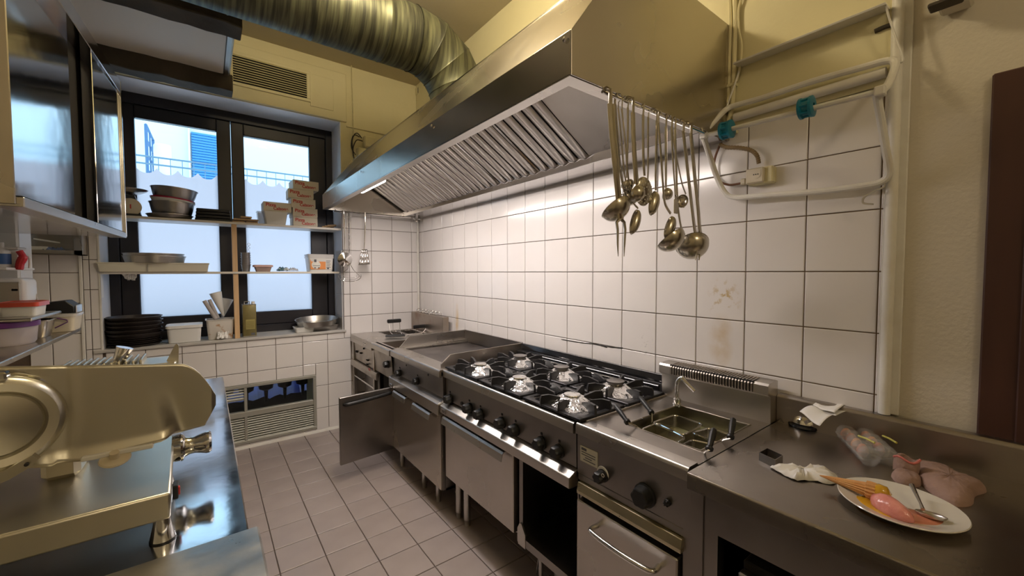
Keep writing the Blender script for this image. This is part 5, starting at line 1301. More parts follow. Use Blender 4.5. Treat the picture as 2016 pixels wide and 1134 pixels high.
P_ = bez(pts, 9); b = B(); b.tube(P_, [.0085 if i % 2 else .0068 for i in range(len(P_))], 8); b.build('corrugated_conduit', mat('old_conduit', (.22, .15, .07), .6), so)
b = B(); b.tube(bez([at(x, y, 'x', -.03) for x, y in ((1418, 284), (1408, 310), (1406, 335), (1415, 355), (1435, 364), (1462, 360))], 5), .0045, 7); b.build('supply_cable', mat('brown_cable', (.16, .07, .035), .6), so)
p = at(1466, 358, 'x', -.03); B().box(-.042, -.016, p.y-.008, p.y+.012, p.z-.012, p.z+.012, bev=.004).build('cable_gland', IVORY, so)
# ---- cables climbing the wall beside the hood
for i, (pts, r, m, lab) in enumerate((
    ([(1446, -6), (1448, 40), (1446, 100), (1445, 150), (1440, 215), (1425, 270)], .009, CREAM, 'thick cream painted cable running up the wall right of the hood'),
    ([(1437, -6), (1438, 60), (1436, 120), (1434, 190), (1420, 262)], .008, CREAM, 'corrugated cream cable nearest the hood corner'),
    ([(1460, -4), (1454, 20), (1455, 60), (1460, 90), (1457, 130), (1450, 160)], .0045, CREAM, 'thin loose white cable to the right of the thick ones'))):
    P_ = bez([at(x, y, 'x', -.028) for x, y in pts], 8); b = B(); b.tube(P_, [r*(1+(.08 if (j % 2 and i == 1) else 0)) for j in range(len(P_))], 8); tag(b.build('wall_cable', m), lab, 'cable')
for y_ in (170, 262):
    p = at(1441, y_, 'x', -.02); B().box(-.040, -.012, p.y-.022, p.y+.022, p.z-.006, p.z+.006, bev=.002).build('cable_clip', CREAM, rk)
# mounted box at the top right edge
p = at(1880, 5, 'x', -.03)
g = thing('wall_bracket', 'brownish bracket on the wall at the top right edge', 'bracket', tuple(p))
B().box(-.10, -.002, p.y-.035, p.y+.03, p.z-.018, p.z+.10, bev=.006).build('body', PLASTER, g); B().box(-.105, -.06, p.y-.02, p.y+.045, p.z-.022, p.z-.01, bev=.003).build('foot', DWOOD, g)
# wall stains by the pasta cooker: real rust-coloured smears as thin flat film on the tiles
# ================================================================== ON THE RIGHT WORKTOP
WZ = .8553
# plate with dessert
pcx_, pcy_ = -.452, -3.645
pl = thing('dinner_plate', 'round white plate near the front of the right worktop', 'plate', (pcx_, pcy_, WZ))
PORC = mat('white_porcelain', (.66, .63, .56), .12, coat=.5)
B().lathe([(0, 0), (.060, 0), (.062, .003), (.088, .010), (.111, .017), (.1125, .019), (.111, .0205), (.087, .014), (.070, .0075), (.0, .006)], 56, c=(pcx_, pcy_, WZ)).build('plate_body', PORC, pl)
PZ = WZ+.007
def pxz(x, y, z): return at(x, y, 'z', z)
def blob(name, pts, z0, h, m, par, seed=3, n=26):
    random.seed(seed); c = sum((Vector(p) for p in pts), Vector())/len(pts); P_ = bez([Vector(p) for p in pts]+[Vector(pts[0])], 4)[:-1]
    rings = []
    for f, hh in ((1, 0), (.97, .35), (.88, .68), (.70, .90), (.45, 1), (.0, 1.04)):
        rings.append([Vector((c.x+(p.x-c.x)*max(f, .001), c.y+(p.y-c.y)*max(f, .001), z0+h*hh*(1+random.uniform(-.06, .06)))) for p in P_])
    b = B(); b.loft(rings, True, True); return b.build(name, m, par, smooth=60)
ic = thing('ice_cream_cone', 'fallen ribbed wafer cone with melting pink ice cream on the plate', 'dessert', tuple(pxz(1720, 985, PZ)))
YSAUCE = mat('yellow_sauce', (.62, .34, .02), .12, coat=.6); PINK = mat('pink_ice_cream', (.70, .22, .19), .25, col2=(.78, .33, .27), nscale=30, bump=.3, bscale=60, coat=.3)
blob('yellow_sauce', [pxz(x, y, PZ) for x, y in ((1680, 978), (1700, 972), (1730, 985), (1760, 1005), (1775, 1018), (1750, 1022), (1715, 1008), (1690, 994))], PZ, .005, YSAUCE, ic)
blob('melted_pool', [pxz(x, y, PZ) for x, y in ((1735, 1000), (1780, 1000), (1830, 1012), (1858, 1024), (1850, 1034), (1810, 1032), (1765, 1026), (1740, 1016))], PZ, .004, mat('melt_pink', (.60, .22, .13), .15, coat=.6), ic)
a_, b_ = pxz(1722, 982, PZ+.012), pxz(1797, 1026, PZ+.010)
b = B(); P_ = [a_.lerp(b_, t_) for t_ in (0, .12, .3, .5, .7, .88, 1)]; b.tube(P_, [.012, .020, .025, .024, .020, .014, .004], 18)
for v in b.bm.verts: v.co.z = max(v.co.z, PZ+.001); v.co += Vector((random.uniform(-.0008, .0008),)*3)
b.build('pink_scoop', PINK, ic, smooth=60)
c1, c0_ = pxz(1712, 965, PZ+.022), pxz(1614, 936, PZ+.020)
d = c1-c0_
WAF = mat('wafer', (.58, .27, .08), .55, col2=(.66, .36, .13), nscale=30)
n = 32; b = B(); ax = d.normalized(); u = ax.cross(Vector((0, 0, 1))).normalized(); w = ax.cross(u)
rings = []
for f, r_ in ((0, .0012), (.25, .0055), (.5, .009), (.75, .0125), (.93, .015), (.94, .0185), (1.0, .0195), (1.12, .019)):
    rings.append([c0_+d*f+(u*math.cos(2*PI*k/n)+w*math.sin(2*PI*k/n))*(r_*(1+(.10 if k % 2 else -.04))) for k in range(n)])
b.loft(rings, True, True, True); b.build('wafer_cone', WAF, ic, smooth=20)
c2_ = c0_+d*1.16
b = B(); b.tube([c2_-d*.10, c2_, c2_+d*.12, c2_+d*.2+Vector((0, 0, -.004))], [.017, .021, .019, .010], 16); b.build('yellow_topping', YSAUCE, ic, smooth=60)
sp = thing('dessert_spoon', 'steel spoon lying in the pink ice cream on the plate', 'spoon', tuple(pxz(1822, 1015, PZ)))
h0 = pxz(1795, 955, PZ+.035); h1 = pxz(1812, 990, PZ+.018); h2 = pxz(1817, 1003, PZ+.012)
b = B(); b.tube([h0, h0.lerp(h1, .5), h1, h2], [.0055, .004, .003, .004], 8); b.build('handle', STEEL, sp)
sc_ = pxz(1833, 1013, PZ+.010); ax_ = (pxz(1855, 1022, PZ)-pxz(1808, 1004, PZ)).normalized()
shell(sp, sc_, .026, (0.1, .1, 1), ax_, .35, .62, 'spoon_bowl', STEEL)
# napkin
random.seed(5)
q = [pxz(x, y, WZ) for x, y in ((1516, 922), (1530, 915), (1552, 928), (1600, 921), (1622, 922), (1648, 940), (1640, 955), (1600, 948), (1570, 948), (1545, 938))]
b = B(); N = len(q); cN = sum(q, Vector())/N
top_ = [bez(q+[q[0]], 4)[:-1]]
R0 = [Vector((p.x, p.y, WZ+.001+random.uniform(0, .004))) for p in top_[0]]; R1 = [cN.lerp(p, .72)+Vector((0, 0, .010+random.uniform(-.006, .010))) for p in top_[0]]; R2 = [cN.lerp(p, .38)+Vector((0, 0, .014+random.uniform(-.005, .008))) for p in top_[0]]; R3 = [cN.lerp(p, .02)+Vector((0, 0, .015)) for p in top_[0]]
b.loft([R0, R1, R2, R3]); tag(b.build('paper_napkin', PAPER, smooth=20, solid=.001), 'crumpled white paper napkin between the steel cutter and the plate', 'napkin')
# rectangular cutter
p = [pxz(x, y, WZ) for x, y in ((1494, 906), (1526, 922), (1541, 912), (1510, 897))]
cc = sum(p, Vector())/4; hgt = .024
b = B(); rin = [cc.lerp(v, .94) for v in p]
b.loft([p, [v+Vector((0, 0, hgt)) for v in p], [v+Vector((0, 0, hgt)) for v in rin], rin], True); b.bm.faces.ensure_lookup_table()
b.loft([rin, p]); tag(b.build('rectangular_cutter', STEELD, smooth=0), 'small open rectangular steel pastry cutter on the worktop', 'cutter')
# call bell
bp = pxz(1584, 839, WZ)
bl_ = thing('call_bell', 'chrome-domed counter bell on a black base by the back edge', 'bell', (bp.x, bp.y, WZ))
B().lathe([(0, 0), (.048, 0), (.051, .004), (.049, .010), (.036, .014), (0, .014)], 32, c=(bp.x, bp.y, WZ)).build('base', ENAMEL, bl_)
B().lathe([(0, .046), (.012, .0455), (.026, .040), (.037, .029), (.041, .015), (.0405, .0145), (.036, .027), (.025, .038), (0, .044)], 32, c=(bp.x, bp.y, WZ)).build('dome', CHROME, bl_)
B().lathe([(0, .056), (.003, .055), (.003, .045), (0, .045)], 12, c=(bp.x, bp.y, WZ)).build('button', CHROME, bl_)
# receipt spike with papers
spx = at(1633, 792, 'y', bp.y-.062)
sk = thing('receipt_spike', 'paper spike holding order slips behind the bell', 'spike', (spx.x, spx.y, WZ))
B().lathe([(0, 0), (.030, 0), (.032, .003), (.028, .006), (0, .007)], 26, c=(spx.x, spx.y, WZ)).build('base', CHROME, sk)
B().cyl((spx.x, spx.y, WZ+.004), (spx.x, spx.y, at(1633, 765, 'y', spx.y).z), .0014, 8, .0006).build('needle', ALU, sk)
def slip(corners, lift, name, label, seed):
    random.seed(seed); c = [Vector(v) for v in corners]; n_ = 8; b = B(); vs = []
    for i in range(n_+1):
        row = []
        for j in range(n_+1):
            u_, v_ = i/n_, j/n_; p = (c[0]*(1-u_)+c[1]*u_)*(1-v_)+(c[3]*(1-u_)+c[2]*u_)*v_
            row.append(b.bm.verts.new(p+Vector((0, 0, lift*math.sin(u_*PI)*.5+.004*math.sin(v_*5+seed)))))
        vs.append(row)
    for i in range(n_):
        for j in range(n_): b.bm.faces.new((vs[i][j], vs[i+1][j], vs[i+1][j+1], vs[i][j+1]))
    return tag(b.build(name, PAPER, solid=.0006), label, 'paper', 'order slips on the spike')
z1 = spx.z-.004
slip([pxz(1574, 812, z1-.012), pxz(1600, 800, z1), pxz(1640, 816, z1), pxz(1614, 838, z1-.022)], .012, 'order_slip', 'lowest order slip on the spike, drooping over the bell', 1)
slip([pxz(1606, 800, z1), pxz(1636, 779, z1+.003), pxz(1687, 806, z1-.008), pxz(1645, 820, z1-.004)], .008, 'order_slip', 'middle order slip on the spike, pointing right', 2)
slip([pxz(1600, 797, z1+.004), pxz(1636, 778, z1+.008), pxz(1667, 797, z1+.006), pxz(1643, 815, z1+.004)], .006, 'order_slip', 'topmost creamy order slip pierced by the needle', 3)
# clear egg box with coloured eggs
e0, e1, e2, e3 = pxz(1648, 852, .880), pxz(1700, 905, .880), pxz(1768, 903, .880), pxz(1700, 842, .880)
L_ = ((e1-e0).length+(e2-e3).length)/2; W_ = ((e3-e0).length+(e2-e1).length)/2
eb = thing('egg_carton', 'clear plastic egg carton with orange-tinted eggs near the back edge', 'egg carton', tuple((e0+e1+e2+e3)/4-Vector((0, 0, .880-WZ))))
CLR = clear_mat('egg_box_plastic', .13, (.75, .73, .70))
def bil(u_, v_, z): p = (e0*(1-u_)+e1*u_)*(1-v_)+(e3*(1-u_)+e2*u_)*v_; return Vector((p.x, p.y, z))
nu, nv = 5, 2
b = B(); rim_o = [bil(u_, v_, .882) for u_, v_ in ((-.02, -.03), (1.02, -.03), (1.02, 1.03), (-.02, 1.03))]
b.tube(rim_o, .0025, 6, closed=True); b.build('rim', CLR, eb)
ecols = [(.62, .25, .12), (.60, .22, .12), (.66, .33, .16), (.50, .20, .12), (.60, .52, .42)]
rc = W_/nv/2*.92
for i in range(nu):
    for j in range(nv):
        c = bil((i+.5)/nu, (j+.5)/nv, 0)
        B().lathe([(0, WZ), (rc*.55, WZ), (rc*.9, WZ+.014), (rc, .881), (rc*.97, .881), (rc*.86, WZ+.015), (rc*.5, WZ+.002), (0, WZ+.002)], 16, c=(c.x, c.y, 0)).build('lower_cup', CLR, eb)
        B().lathe([(rc, .883), (rc*.92, .895), (rc*.6, .905), (0, .908), (0, .9065), (rc*.58, .9035), (rc*.9, .894), (rc*.96, .883)], 16, c=(c.x, c.y, 0)).build('upper_cup', CLR, eb)
        if i < 4:
            b = B(); b.lathe([(0, -.019), (.009, -.0165), (.0145, -.006), (.0145, .003), (.010, .014), (.005, .019), (0, .020)], 14)
            o = b.build('egg', mat('egg_%d' % i, ecols[i], .45) if j == 0 else MATS['egg_%d' % i], local=True); o.location = (c.x, c.y, .879)
            tag(o, 'orange-brown egg inside the clear carton, %s from the bell in the %s row' % (('first', 'second', 'third', 'fourth')[i], ('front', 'back')[j]), 'egg', 'eggs in the clear carton')
GRN = mat('yellow_green_band', (.50, .46, .08), .5)
for (x0_, y0_, x1_, y1_) in ((1690, 858, 1722, 872), (1738, 858, 1765, 872), (1684, 828, 1712, 838)):
    p0, p1 = pxz(x0_, y0_, .909), pxz(x1_, y1_, .909); B().tube([p0, p0.lerp(p1, .5)+Vector((0, 0, .002)), p1], .003, 6).build('label_strip', GRN, eb)
# oven mitt
OM = mat('mitt_fabric', (.36, .235, .19), .9, col2=(.27, .17, .13), nscale=12, bump=.5, bscale=50); OMP = mat('mitt_pink_hem', (.55, .16, .13), .8)
om = thing('oven_mitt', 'crumpled pinkish brown oven mitt lying behind the plate', 'oven mitt', tuple(pxz(1850, 960, WZ)))
body = [pxz(x, y, WZ) for x, y in ((1802, 915), (1830, 915), (1862, 925), (1888, 942), (1922, 952), (1943, 968), (1920, 978), (1914, 995), (1885, 998), (1855, 985), (1825, 965), (1808, 945))]
blob('mitt_body', body, WZ, .026, OM, om, seed=8)
cuff = [pxz(x, y, WZ) for x, y in ((1754, 938), (1768, 928), (1790, 930), (1812, 945), (1812, 958), (1790, 958), (1765, 950))]
blob('cuff', cuff, WZ, .022, OM, om, seed=12)
c = pxz(1783, 928, WZ+.010); n_ = 20; b = B(); rings = []
for k_, (rx_, dz_, dx_) in enumerate(((.026, 0, 0), (.027, .018, .004), (.026, .034, .010), (.021, .034, .010), (.018, .016, .006))):
    rings.append([Vector((c.x+dx_+rx_*math.cos(2*PI*k/n_)*.75, c.y+rx_*math.sin(2*PI*k/n_), c.z+dz_+.005*math.sin(3*2*PI*k/n_))) for k in range(n_)])
b.loft(rings); b.build('cuff_opening', OM, om, smooth=60)
b = B(); b.tube([rings[2][k] for k in range(6, 16)], .003, 6); b.build('pink_hem', OMP, om)
th = blob('thumb', [pxz(x, y, WZ) for x, y in ((1890, 944), (1915, 950), (1941, 967), (1925, 974), (1900, 965))], WZ, .018, OM, om, seed=14)
# ================================================================== LEFT SIDE: prep table, slicer, wall cabinet, shelf
TT = .850
lt_ = thing('prep_table', 'polished steel prep table under the meat slicer on the left', 'table', (-2.1, -1.98, 0))
B().box(-2.46, -1.668, -2.80, -1.172, TT-.035, TT, bev=.003).build('top', STEELT, lt_)
for x in (-2.40, -1.72):
    for y in (-1.22, -2.74): B().box(x-.018, x+.018, y-.018, y+.018, 0, TT-.035).build('leg', STEEL, lt_, smooth=0)
B().box(-2.42, -1.70, -2.76, -1.21, .20, .215).build('undershelf', STEELD, lt_, smooth=0)
l2 = thing('side_table', 'scratched dull steel table in the bottom left corner', 'table', (-2.1, -3.3, 0))
SCR = mat('scratched_steel', (.36, .35, .33), .36, 1, col2=(.48, .47, .44), nscale=14, detail=9, rvar=.10, bump=.08, bscale=30)
B().box(-2.50, -1.650, -3.75, -2.803, TT-.040, TT+.008, bev=.004).build('top', SCR, l2)
for x in (-2.44, -1.71):
    for y in (-2.86, -3.69): B().box(x-.018, x+.018, y-.018, y+.018, 0, TT-.04).build('leg', STEEL, l2, smooth=0)
# meat slicer
ms = thing('meat_slicer', 'large aluminium meat slicer standing on the left prep table', 'meat slicer', (-2.1, -2.56, TT))
BY0, BY1, BXR = -2.745, -2.415, -1.800
b = B(); b.loft([[(-2.44, BY0, .900), (BXR, BY0, .900), (BXR-.012, BY1, .905), (-2.44, BY1, .905)], [(-2.44, BY0-.002, .956), (BXR+.002, BY0-.002, .956), (BXR-.008, BY1, .972), (-2.44, BY1, .972)]], True, True, True)
b.build('base_body', SLICER, ms, bevel=.005)
for x, y in ((-1.815, -2.722), (-1.83, -2.44), (-2.36, -2.70), (-2.36, -2.46)):
    B().lathe([(0, 0), (.021, 0), (.022, .004), (.014, .040), (.012, .052), (0, .052)], 22, c=(x, y, TT)).build('foot', CHROME, ms)
    B().lathe([(0, .0), (.0225, .0), (.0225, .003), (0, .003)], 22, c=(x, y, TT)).build('foot_pad', BLACKP, ms)
kp = at(350, 884, 'y', -2.46)
M = Matrix.Translation((BXR-.01, -2.46, kp.z+.003)) @ Matrix.Rotation(PI/2, 4, 'Y')
B().lathe([(0, 0), (.033, 0), (.034, .004), (.034, .014), (.036, .018), (.034, .022), (.026, .026), (.022, .036), (.022, .046), (.025, .058), (.029, .070), (.029, .077), (.025, .082), (0, .083)], 28, M=M).build('thickness_knob', CHROME, ms)
sw = at(345, 964, 'x', BXR+.002)
B().box(BXR-.002, BXR+.008, sw.y-.018, sw.y+.014, sw.z-.016, sw.z+.016, bev=.002).build('switch', BLACKP, ms)
B().box(BXR+.006, BXR+.011, sw.y-.012, sw.y-.002, sw.z-.009, sw.z+.009, bev=.001).build('red_button', mat('switch_red', (.5, .03, .02), .4), ms)
# gauge plate: a cast plate with a fold, facing the room
PY = -2.622
A = lambda x, y, dy=0: at(x, y, 'y', PY+dy)
top_pts = [(-70, 724), (20, 721), (60, 719), (200, 717), (300, 716), (350, 716)]
b = B()
NXg = 46; NZg = 26
rows = []
def top_y(x): return 722-6*min(1, (x+70)/420) if x < 355 else 716+(max(0, x-355)/70)**2.0*62
def bot_y(x):
    if x < 110: return 925-6*(x/110)
    if x < 165: return 912-4*(x-110)/55
    if x < 325: return 908-(x-165)*40/160
    if x < 335: return 868-(x-325)*1.2
    if x < 405: return 855-(x-335)*19/70
    return 836-(x-405)*2.0
for i in range(NXg+1):
    x = -70+(425+70)*i/NXg; col_ = []
    ty, by = top_y(x), bot_y(x)
    if x > 420: by = min(by, 810)
    for j in range(NZg+1):
        y = ty+(by-ty)*j/NZg; v = j/NZg
        # ridge from (293,742) to (328,862): the plate turns away to the right of it
        xr = 290+(y-742)*36/120
        amp = max(0, min(1, (y-738)/110))
        dy = 0
        if x > xr: dy = .014*amp*min(1, (x-xr)/38)*(1-.6*min(1, max(0, (x-xr-40)/60)))
        # soft concave dish next to the blade cover
        s_ = math.exp(-((x-135)/26)**2); dy += .006*s_
        dy += -.010*max(0, v-.86)/.14 if x < 330 else 0
        col_.append(b.bm.verts.new(at(x, y, 'y', PY+dy)))
    rows.append(col_)
for i in range(NXg):
    for j in range(NZg): b.bm.faces.new((rows[i][j], rows[i+1][j], rows[i+1][j+1], rows[i][j+1]))
gp = b.build('gauge_plate', SLICER, ms, solid=.0045, smooth=60)
gp.modifiers['solid'].offset = 1
# foot flange and white guide disc under the plate
q0, q1 = at(160, 906, 'y', PY-.012), at(302, 872, 'y', PY-.012)
b = B(); b.box(q0.x, q1.x, PY-.020, PY+.02, (q0.z+q1.z)/2-.006, (q0.z+q1.z)/2+.004, bev=.002); b.build('guide_flange', WPLAST, ms)
dc = at(226, 905, 'y', PY-.028)
B().lathe([(0, 0), (.024, 0), (.026, .003), (.024, .006), (.008, .007), (.008, .02), (0, .02)], 30, M=Matrix.Translation((dc.x, PY-.024, dc.z-.002)) @ Matrix.Rotation(.35, 4, 'X')).build('guide_disc', IVORY, ms)
# blade and its cover ring
bc = at(-8, 838, 'y', -2.655); Rb = .0925
Mb = Matrix.Translation(bc) @ Matrix.Rotation(math.radians(20), 4, 'Z') @ Matrix.Rotation(PI/2, 4, 'X')
b = B(); b.lathe([(0, .016), (.035, .015), (.056, .011), (.060, .004), (.064, .010), (.078, .014), (.086, .010), (.091, .002), (.092, -.010), (0, -.010)], 56, M=Mb); b.build('blade_cover', SLICER, ms)
b = B(); b.lathe([(.0925, -.006), (.0955, -.008), (.0965, -.012), (.0925, -.013)], 60, M=Mb); b.build('blade_edge', CHROME, ms)
# lower hub guard with screw
u0 = [at(x, y, 'y', -2.668) for x, y in ((-60, 945), (10, 925), (45, 905), (66, 893), (78, 902), (60, 918), (20, 942), (-60, 975))]
b = B(); v0 = [b.bm.verts.new(p) for p in u0]; b.bm.faces.new(v0); b.build('lower_guard', SLICER, ms, solid=.014, smooth=0)
p = at(52, 915, 'y', -2.678); B().lathe([(0, .003), (.003, .002), (.0035, 0)], 10, M=Matrix.Translation(p) @ Matrix.Rotation(PI/2, 4, 'X')).build('screw', BLACKP, ms)
p = at(4, 740, 'y', -2.66); B().box(p.x-.02, p.x+.008, -2.672, -2.648, p.z-.007, p.z+.008, bev=.003).build('clamp', CHROME, ms)
b = B(); b.tube([(bc.x, -2.63, bc.z), (bc.x, -2.50, bc.z-.04)], .07, 24); b.build('motor_housing', SLICER, ms)
B().box(-2.02, -1.96, -2.56, -2.47, .965, 1.10, bev=.01).build('carriage_post', SLICER, ms)
# ribbed food carriage behind the plate
zc_ = at(200, 713, 'y', -2.56).z
B().box(-2.22, -1.79, -2.60, -2.50, zc_-.022, zc_-.010, bev=.003).build('carriage_table', SLICER, ms)
for i in range(12):
    p = at(123+14.2*i, 712, 'y', -2.575)
    B().box(p.x-.0030, p.x+.0030, -2.598, -2.505, zc_-.012, zc_+.003, bev=.0028, seg=2).build('rib', SLICER, ms)
p = at(55, 714, 'y', -2.585); B().box(p.x-.045, p.x+.028, -2.600, -2.56, zc_-.012, zc_+.002, bev=.006, seg=2).build('rubber_pad', BLACKP, ms)
c0, c1 = at(231, 718, 'y', -2.58), at(246, 684, 'y', -2.58)
B().tube([c0, c0.lerp(c1, .96), c1], [.009, .0148, .0150], 24).build('pusher_handle', CHROME, ms)
s0 = [at(x, y, 'y', -2.57) for x, y in ((326, 714), (345, 678), (349, 676), (352, 680), (352, 716))]
b = B(); v0 = [b.bm.verts.new(p) for p in s0]; b.bm.faces.new(v0); b.build('carriage_fin', SLICER, ms, solid=.008, smooth=0)
# ---- wall cabinet
wc = thing('wall_cabinet', 'polished steel wall cabinet with sliding doors, upper left', 'cabinet', (-2.277, -1.65, 1.59), rz=math.radians(-3.2))
zb_, ztp = 1.590, 2.345
# local frame: front face at x=+.205, y from -.565 (near) to +.565 (far)
FXc = .205; yn, yf = -.562, .575
def lb(name, m, x0, x1, y0, y1, z0, z1, bev=.002, par=None): return B().box(x0, x1, y0, y1, z0, z1, bev=bev).build(name, m, par or wc, local=True)
H = ztp-zb_
lb('end_panel', STEELH, -.42, FXc-.01, yn-.004, yn, 0, H); lb('end_panel', STEEL, -.42, FXc, yf, yf+.004, 0, H)
lb('bottom_panel', MIRROR, -.42, FXc-.002, yn, yf, -.002, .003, 0); lb('top_panel', STEEL, -.42, FXc, yn, yf, H-.006, H)
lb('back_panel', STEELD, -.42, -.415, yn, yf, 0, H)
lb('bottom_track', STEEL, FXc-.055, FXc+.004, yn, yf, -.006, .020); lb('top_track', MIRROR, FXc-.055, FXc+.004, yn, yf, H-.060, H)
lb('track_groove', DARK, FXc-.046, FXc-.002, yn+.01, yf-.01, .018, .024, 0)
d1 = lb('sliding_door', MIRROR, FXc-.045, FXc-.028, yn+.012, -.035, .022, H-.055)
d2 = lb('sliding_door', MIRROR, FXc-.036, FXc-.003, .135, yf-.006, .022, H-.055)
lb('interior', DARK, -.40, FXc-.05, yn+.01, yf-.01, .02, H-.06, 0)
lb('corner_edge', CHROME, FXc-.006, FXc+.005, yf-.004, yf+.006, 0, H)
# ---- steel wall shelf with containers
b = B(); WS = tag(B().box(-2.74, -2.222, -1.98, -1.00, 1.128, 1.146, bev=.003).build('wall_shelf', STEELH), 'brushed steel wall shelf carrying plastic containers on the left', 'shelf')
SZ2 = 1.1465
# ---- containers on the steel wall shelf (Y runs away from the camera)
def SX(x, y, Yv): return at(x, y, 'y', Yv)
PUR = mat('purple_plastic', (.10, .02, .13), .35)
TRL = mat('milky_tub', (.40, .36, .37), .35, trans=.15)
# big round tub with purple lid
c = at(20, 676, 'z', SZ2); c = Vector((-2.335, -1.50, SZ2))
l_, r_ = at(77, 640, 'y', -1.50), at(-35, 640, 'y', -1.50)
rr_ = .105; c.x = l_.x-rr_
g = thing('purple_lid_tub', 'round milky tub with a purple lid at the near end of the wall shelf', 'tub', tuple(c))
hz = at(40, 636, 'y', -1.56).z-SZ2
B().lathe([(0, 0), (rr_*.86, 0), (rr_*.92, .01), (rr_*.98, hz), (rr_*.94, hz), (rr_*.88, .01), (0, .004)], 40, c=tuple(c)).build('body', TRL, g)
B().lathe([(rr_*.985, hz-.016), (rr_*1.02, hz-.014), (rr_*1.02, hz+.004), (rr_*.95, hz+.006), (rr_*.90, hz-.001), (0, hz-.001)], 40, c=tuple(c)).build('lid', PUR, g)
# steel gastronorm container
p0 = at(80, 640, 'y', -1.30); x1_ = at(103, 640, 'y', -1.30).x
gn = tub('steel_container', 'tall steel food container between the purple-lidded tub and the butter tub', x1_-.16, x1_, -1.36, -1.24, SZ2, at(95, 628, 'y', -1.30).z, STEEL, .86, cat='container')
# pale tub with a purple stripe
x1_ = at(158, 640, 'y', -1.08).x
bt = tub('pale_tub', 'cream plastic tub with a purple stripe at the far end of the shelf', x1_-.19, x1_, -1.17, -1.015, SZ2, at(150, 617, 'y', -1.10).z, mat('cream_plastic', (.56, .50, .38), .45), .93, cat='tub', lid=CLEARP, lidh=.008)
q = [at(x, y, 'y', -1.173) for x, y in ((110, 626), (132, 630), (133, 634), (108, 646))]
b = B(); b.tube([q[0], q[1], q[2], q[3]], .0025, 6); b.build('purple_stripe', PUR, bt)
sm = at(155, 656, 'z', SZ2)
B().lathe([(0, 0), (.012, 0), (.013, .006), (0, .009)], 14, c=(-2.245, -1.03, SZ2)).build('cap', STEEL, bt)
# tray resting on the containers
zt1 = at(95, 622, 'y', -1.30).z
tb = B(); xa, xb_ = -2.66, at(131, 612, 'y', -1.22).x
ztr = max(SZ2+.001, at(60, 626, 'y', -1.45).z)
zt1 = max(o_ for o_ in (SZ2+hz+.007, at(95, 628, 'y', -1.30).z+.001))
tb.box(xa, at(118, 615, 'y', -1.25).x, -1.60, -1.22, zt1, zt1+.012, bev=.004); tray_ = tag(tb.build('metal_tray', ALU), 'flat grey metal tray lying across the tubs on the wall shelf', 'tray')
# red-lidded box on the tray
p0, p1 = at(3, 610, 'y', -1.45), at(80, 608, 'y', -1.45)
h0 = zt1+.0125; h1 = at(40, 598, 'y', -1.50).z
rb = tub('red_lid_box', 'food box with a red lid on top of the metal tray', p0.x, p1.x, -1.50, -1.36, h0, max(h1, h0+.03), WPLAST, .92, cat='box', lid=mat('red_lid', (.50, .06, .03), .35), lidh=.012)
# black device behind
p0, p1 = at(70, 600, 'y', -1.10), at(157, 600, 'y', -1.05)
bd = thing('black_appliance', 'low black appliance behind the red-lidded box', 'appliance', ((p0.x+p1.x)/2, -1.1, zt1))
zb2 = at(150, 617, 'y', -1.10).z+.006
b = B(); b.prism([(p0.x, zb2), (p1.x, zb2), (p1.x, at(157, 601, 'y', -1.08).z), (p0.x+.10, at(112, 591, 'y', -1.08).z), (p0.x, at(80, 597, 'y', -1.08).z)], -1.15, -1.03, 'y'); b.build('casing', BLACKP, bd, bevel=.004)
B().box(p1.x, p1.x+.006, -1.14, -1.04, zb2, zb2+.035, bev=.002).build('grey_edge', ALU, bd)
# ---- white dispenser, bottles and red spray trigger on the left
g = thing('white_dispenser', 'white plastic dispenser box at the left edge above the containers', 'dispenser', tuple(at(12, 600, 'y', -1.40)))
p0, p1 = at(-60, 597, 'y', -1.40), at(42, 597, 'y', -1.40); zt3 = at(20, 548, 'y', -1.40).z
z3 = max(zt1+.013, at(20, 603, 'y', -1.40).z)
B().box(p0.x, p1.x, -1.345, -1.19, z3, zt3, bev=.02, seg=3).build('body', WPLAST, g)
B().box(p0.x-.02, at(30, 560, 'y', -1.40).x, -1.352, -1.343, z3+.012, zt3-.015, bev=.003).build('grey_window', GREYVENT, g)
b = B(); b.tube(bez([at(34, 572, 'y', -1.30), at(50, 568, 'y', -1.25), at(66, 574, 'y', -1.22), at(72, 590, 'y', -1.22), at(70, 600, 'y', -1.22)], 5), .005, 8); b.build('hose', mat('cream_hose', (.50, .44, .36), .5), g)
p = at(38, 570, 'y', -1.31); B().box(p.x-.010, p.x+.006, -1.352, -1.34, p.z-.004, p.z+.004).build('latch', STEEL, g)
ws = tag(B().box(-2.74, at(47, 528, 'y', -1.35).x, -1.52, -1.22, at(47, 532, 'y', -1.35).z, at(47, 532, 'y', -1.35).z+.010, bev=.003).build('small_shelf', WPLAST), 'small white plastic shelf at the left edge', 'shelf')
zs = at(47, 532, 'y', -1.35).z+.0105
g = thing('red_trigger_jug', 'white jug with a red trigger on the small white shelf', 'jug', tuple(at(28, 528, 'y', -1.38)))
p0, p1 = at(16, 520, 'y', -1.38), at(44, 520, 'y', -1.38); zt4 = at(30, 492, 'y', -1.38).z
B().box(p0.x, p1.x, -1.42, -1.34, zs, zt4, bev=.008, seg=2).build('body', WPLAST, g)
B().box(p0.x-.006, p1.x+.004, -1.425, -1.335, zt4, zt4+.010, bev=.004).build('lid', WPLAST, g)
b = B(); b.tube(bez([at(38, 494, 'y', -1.43), at(45, 506, 'y', -1.43), at(40, 518, 'y', -1.43), at(38, 531, 'y', -1.43)], 5), [.010]*5+[.013]*5+[.012]*5+[.009], 10); b.build('red_trigger', mat('red_trigger_plastic', (.50, .02, .03), .35), g)
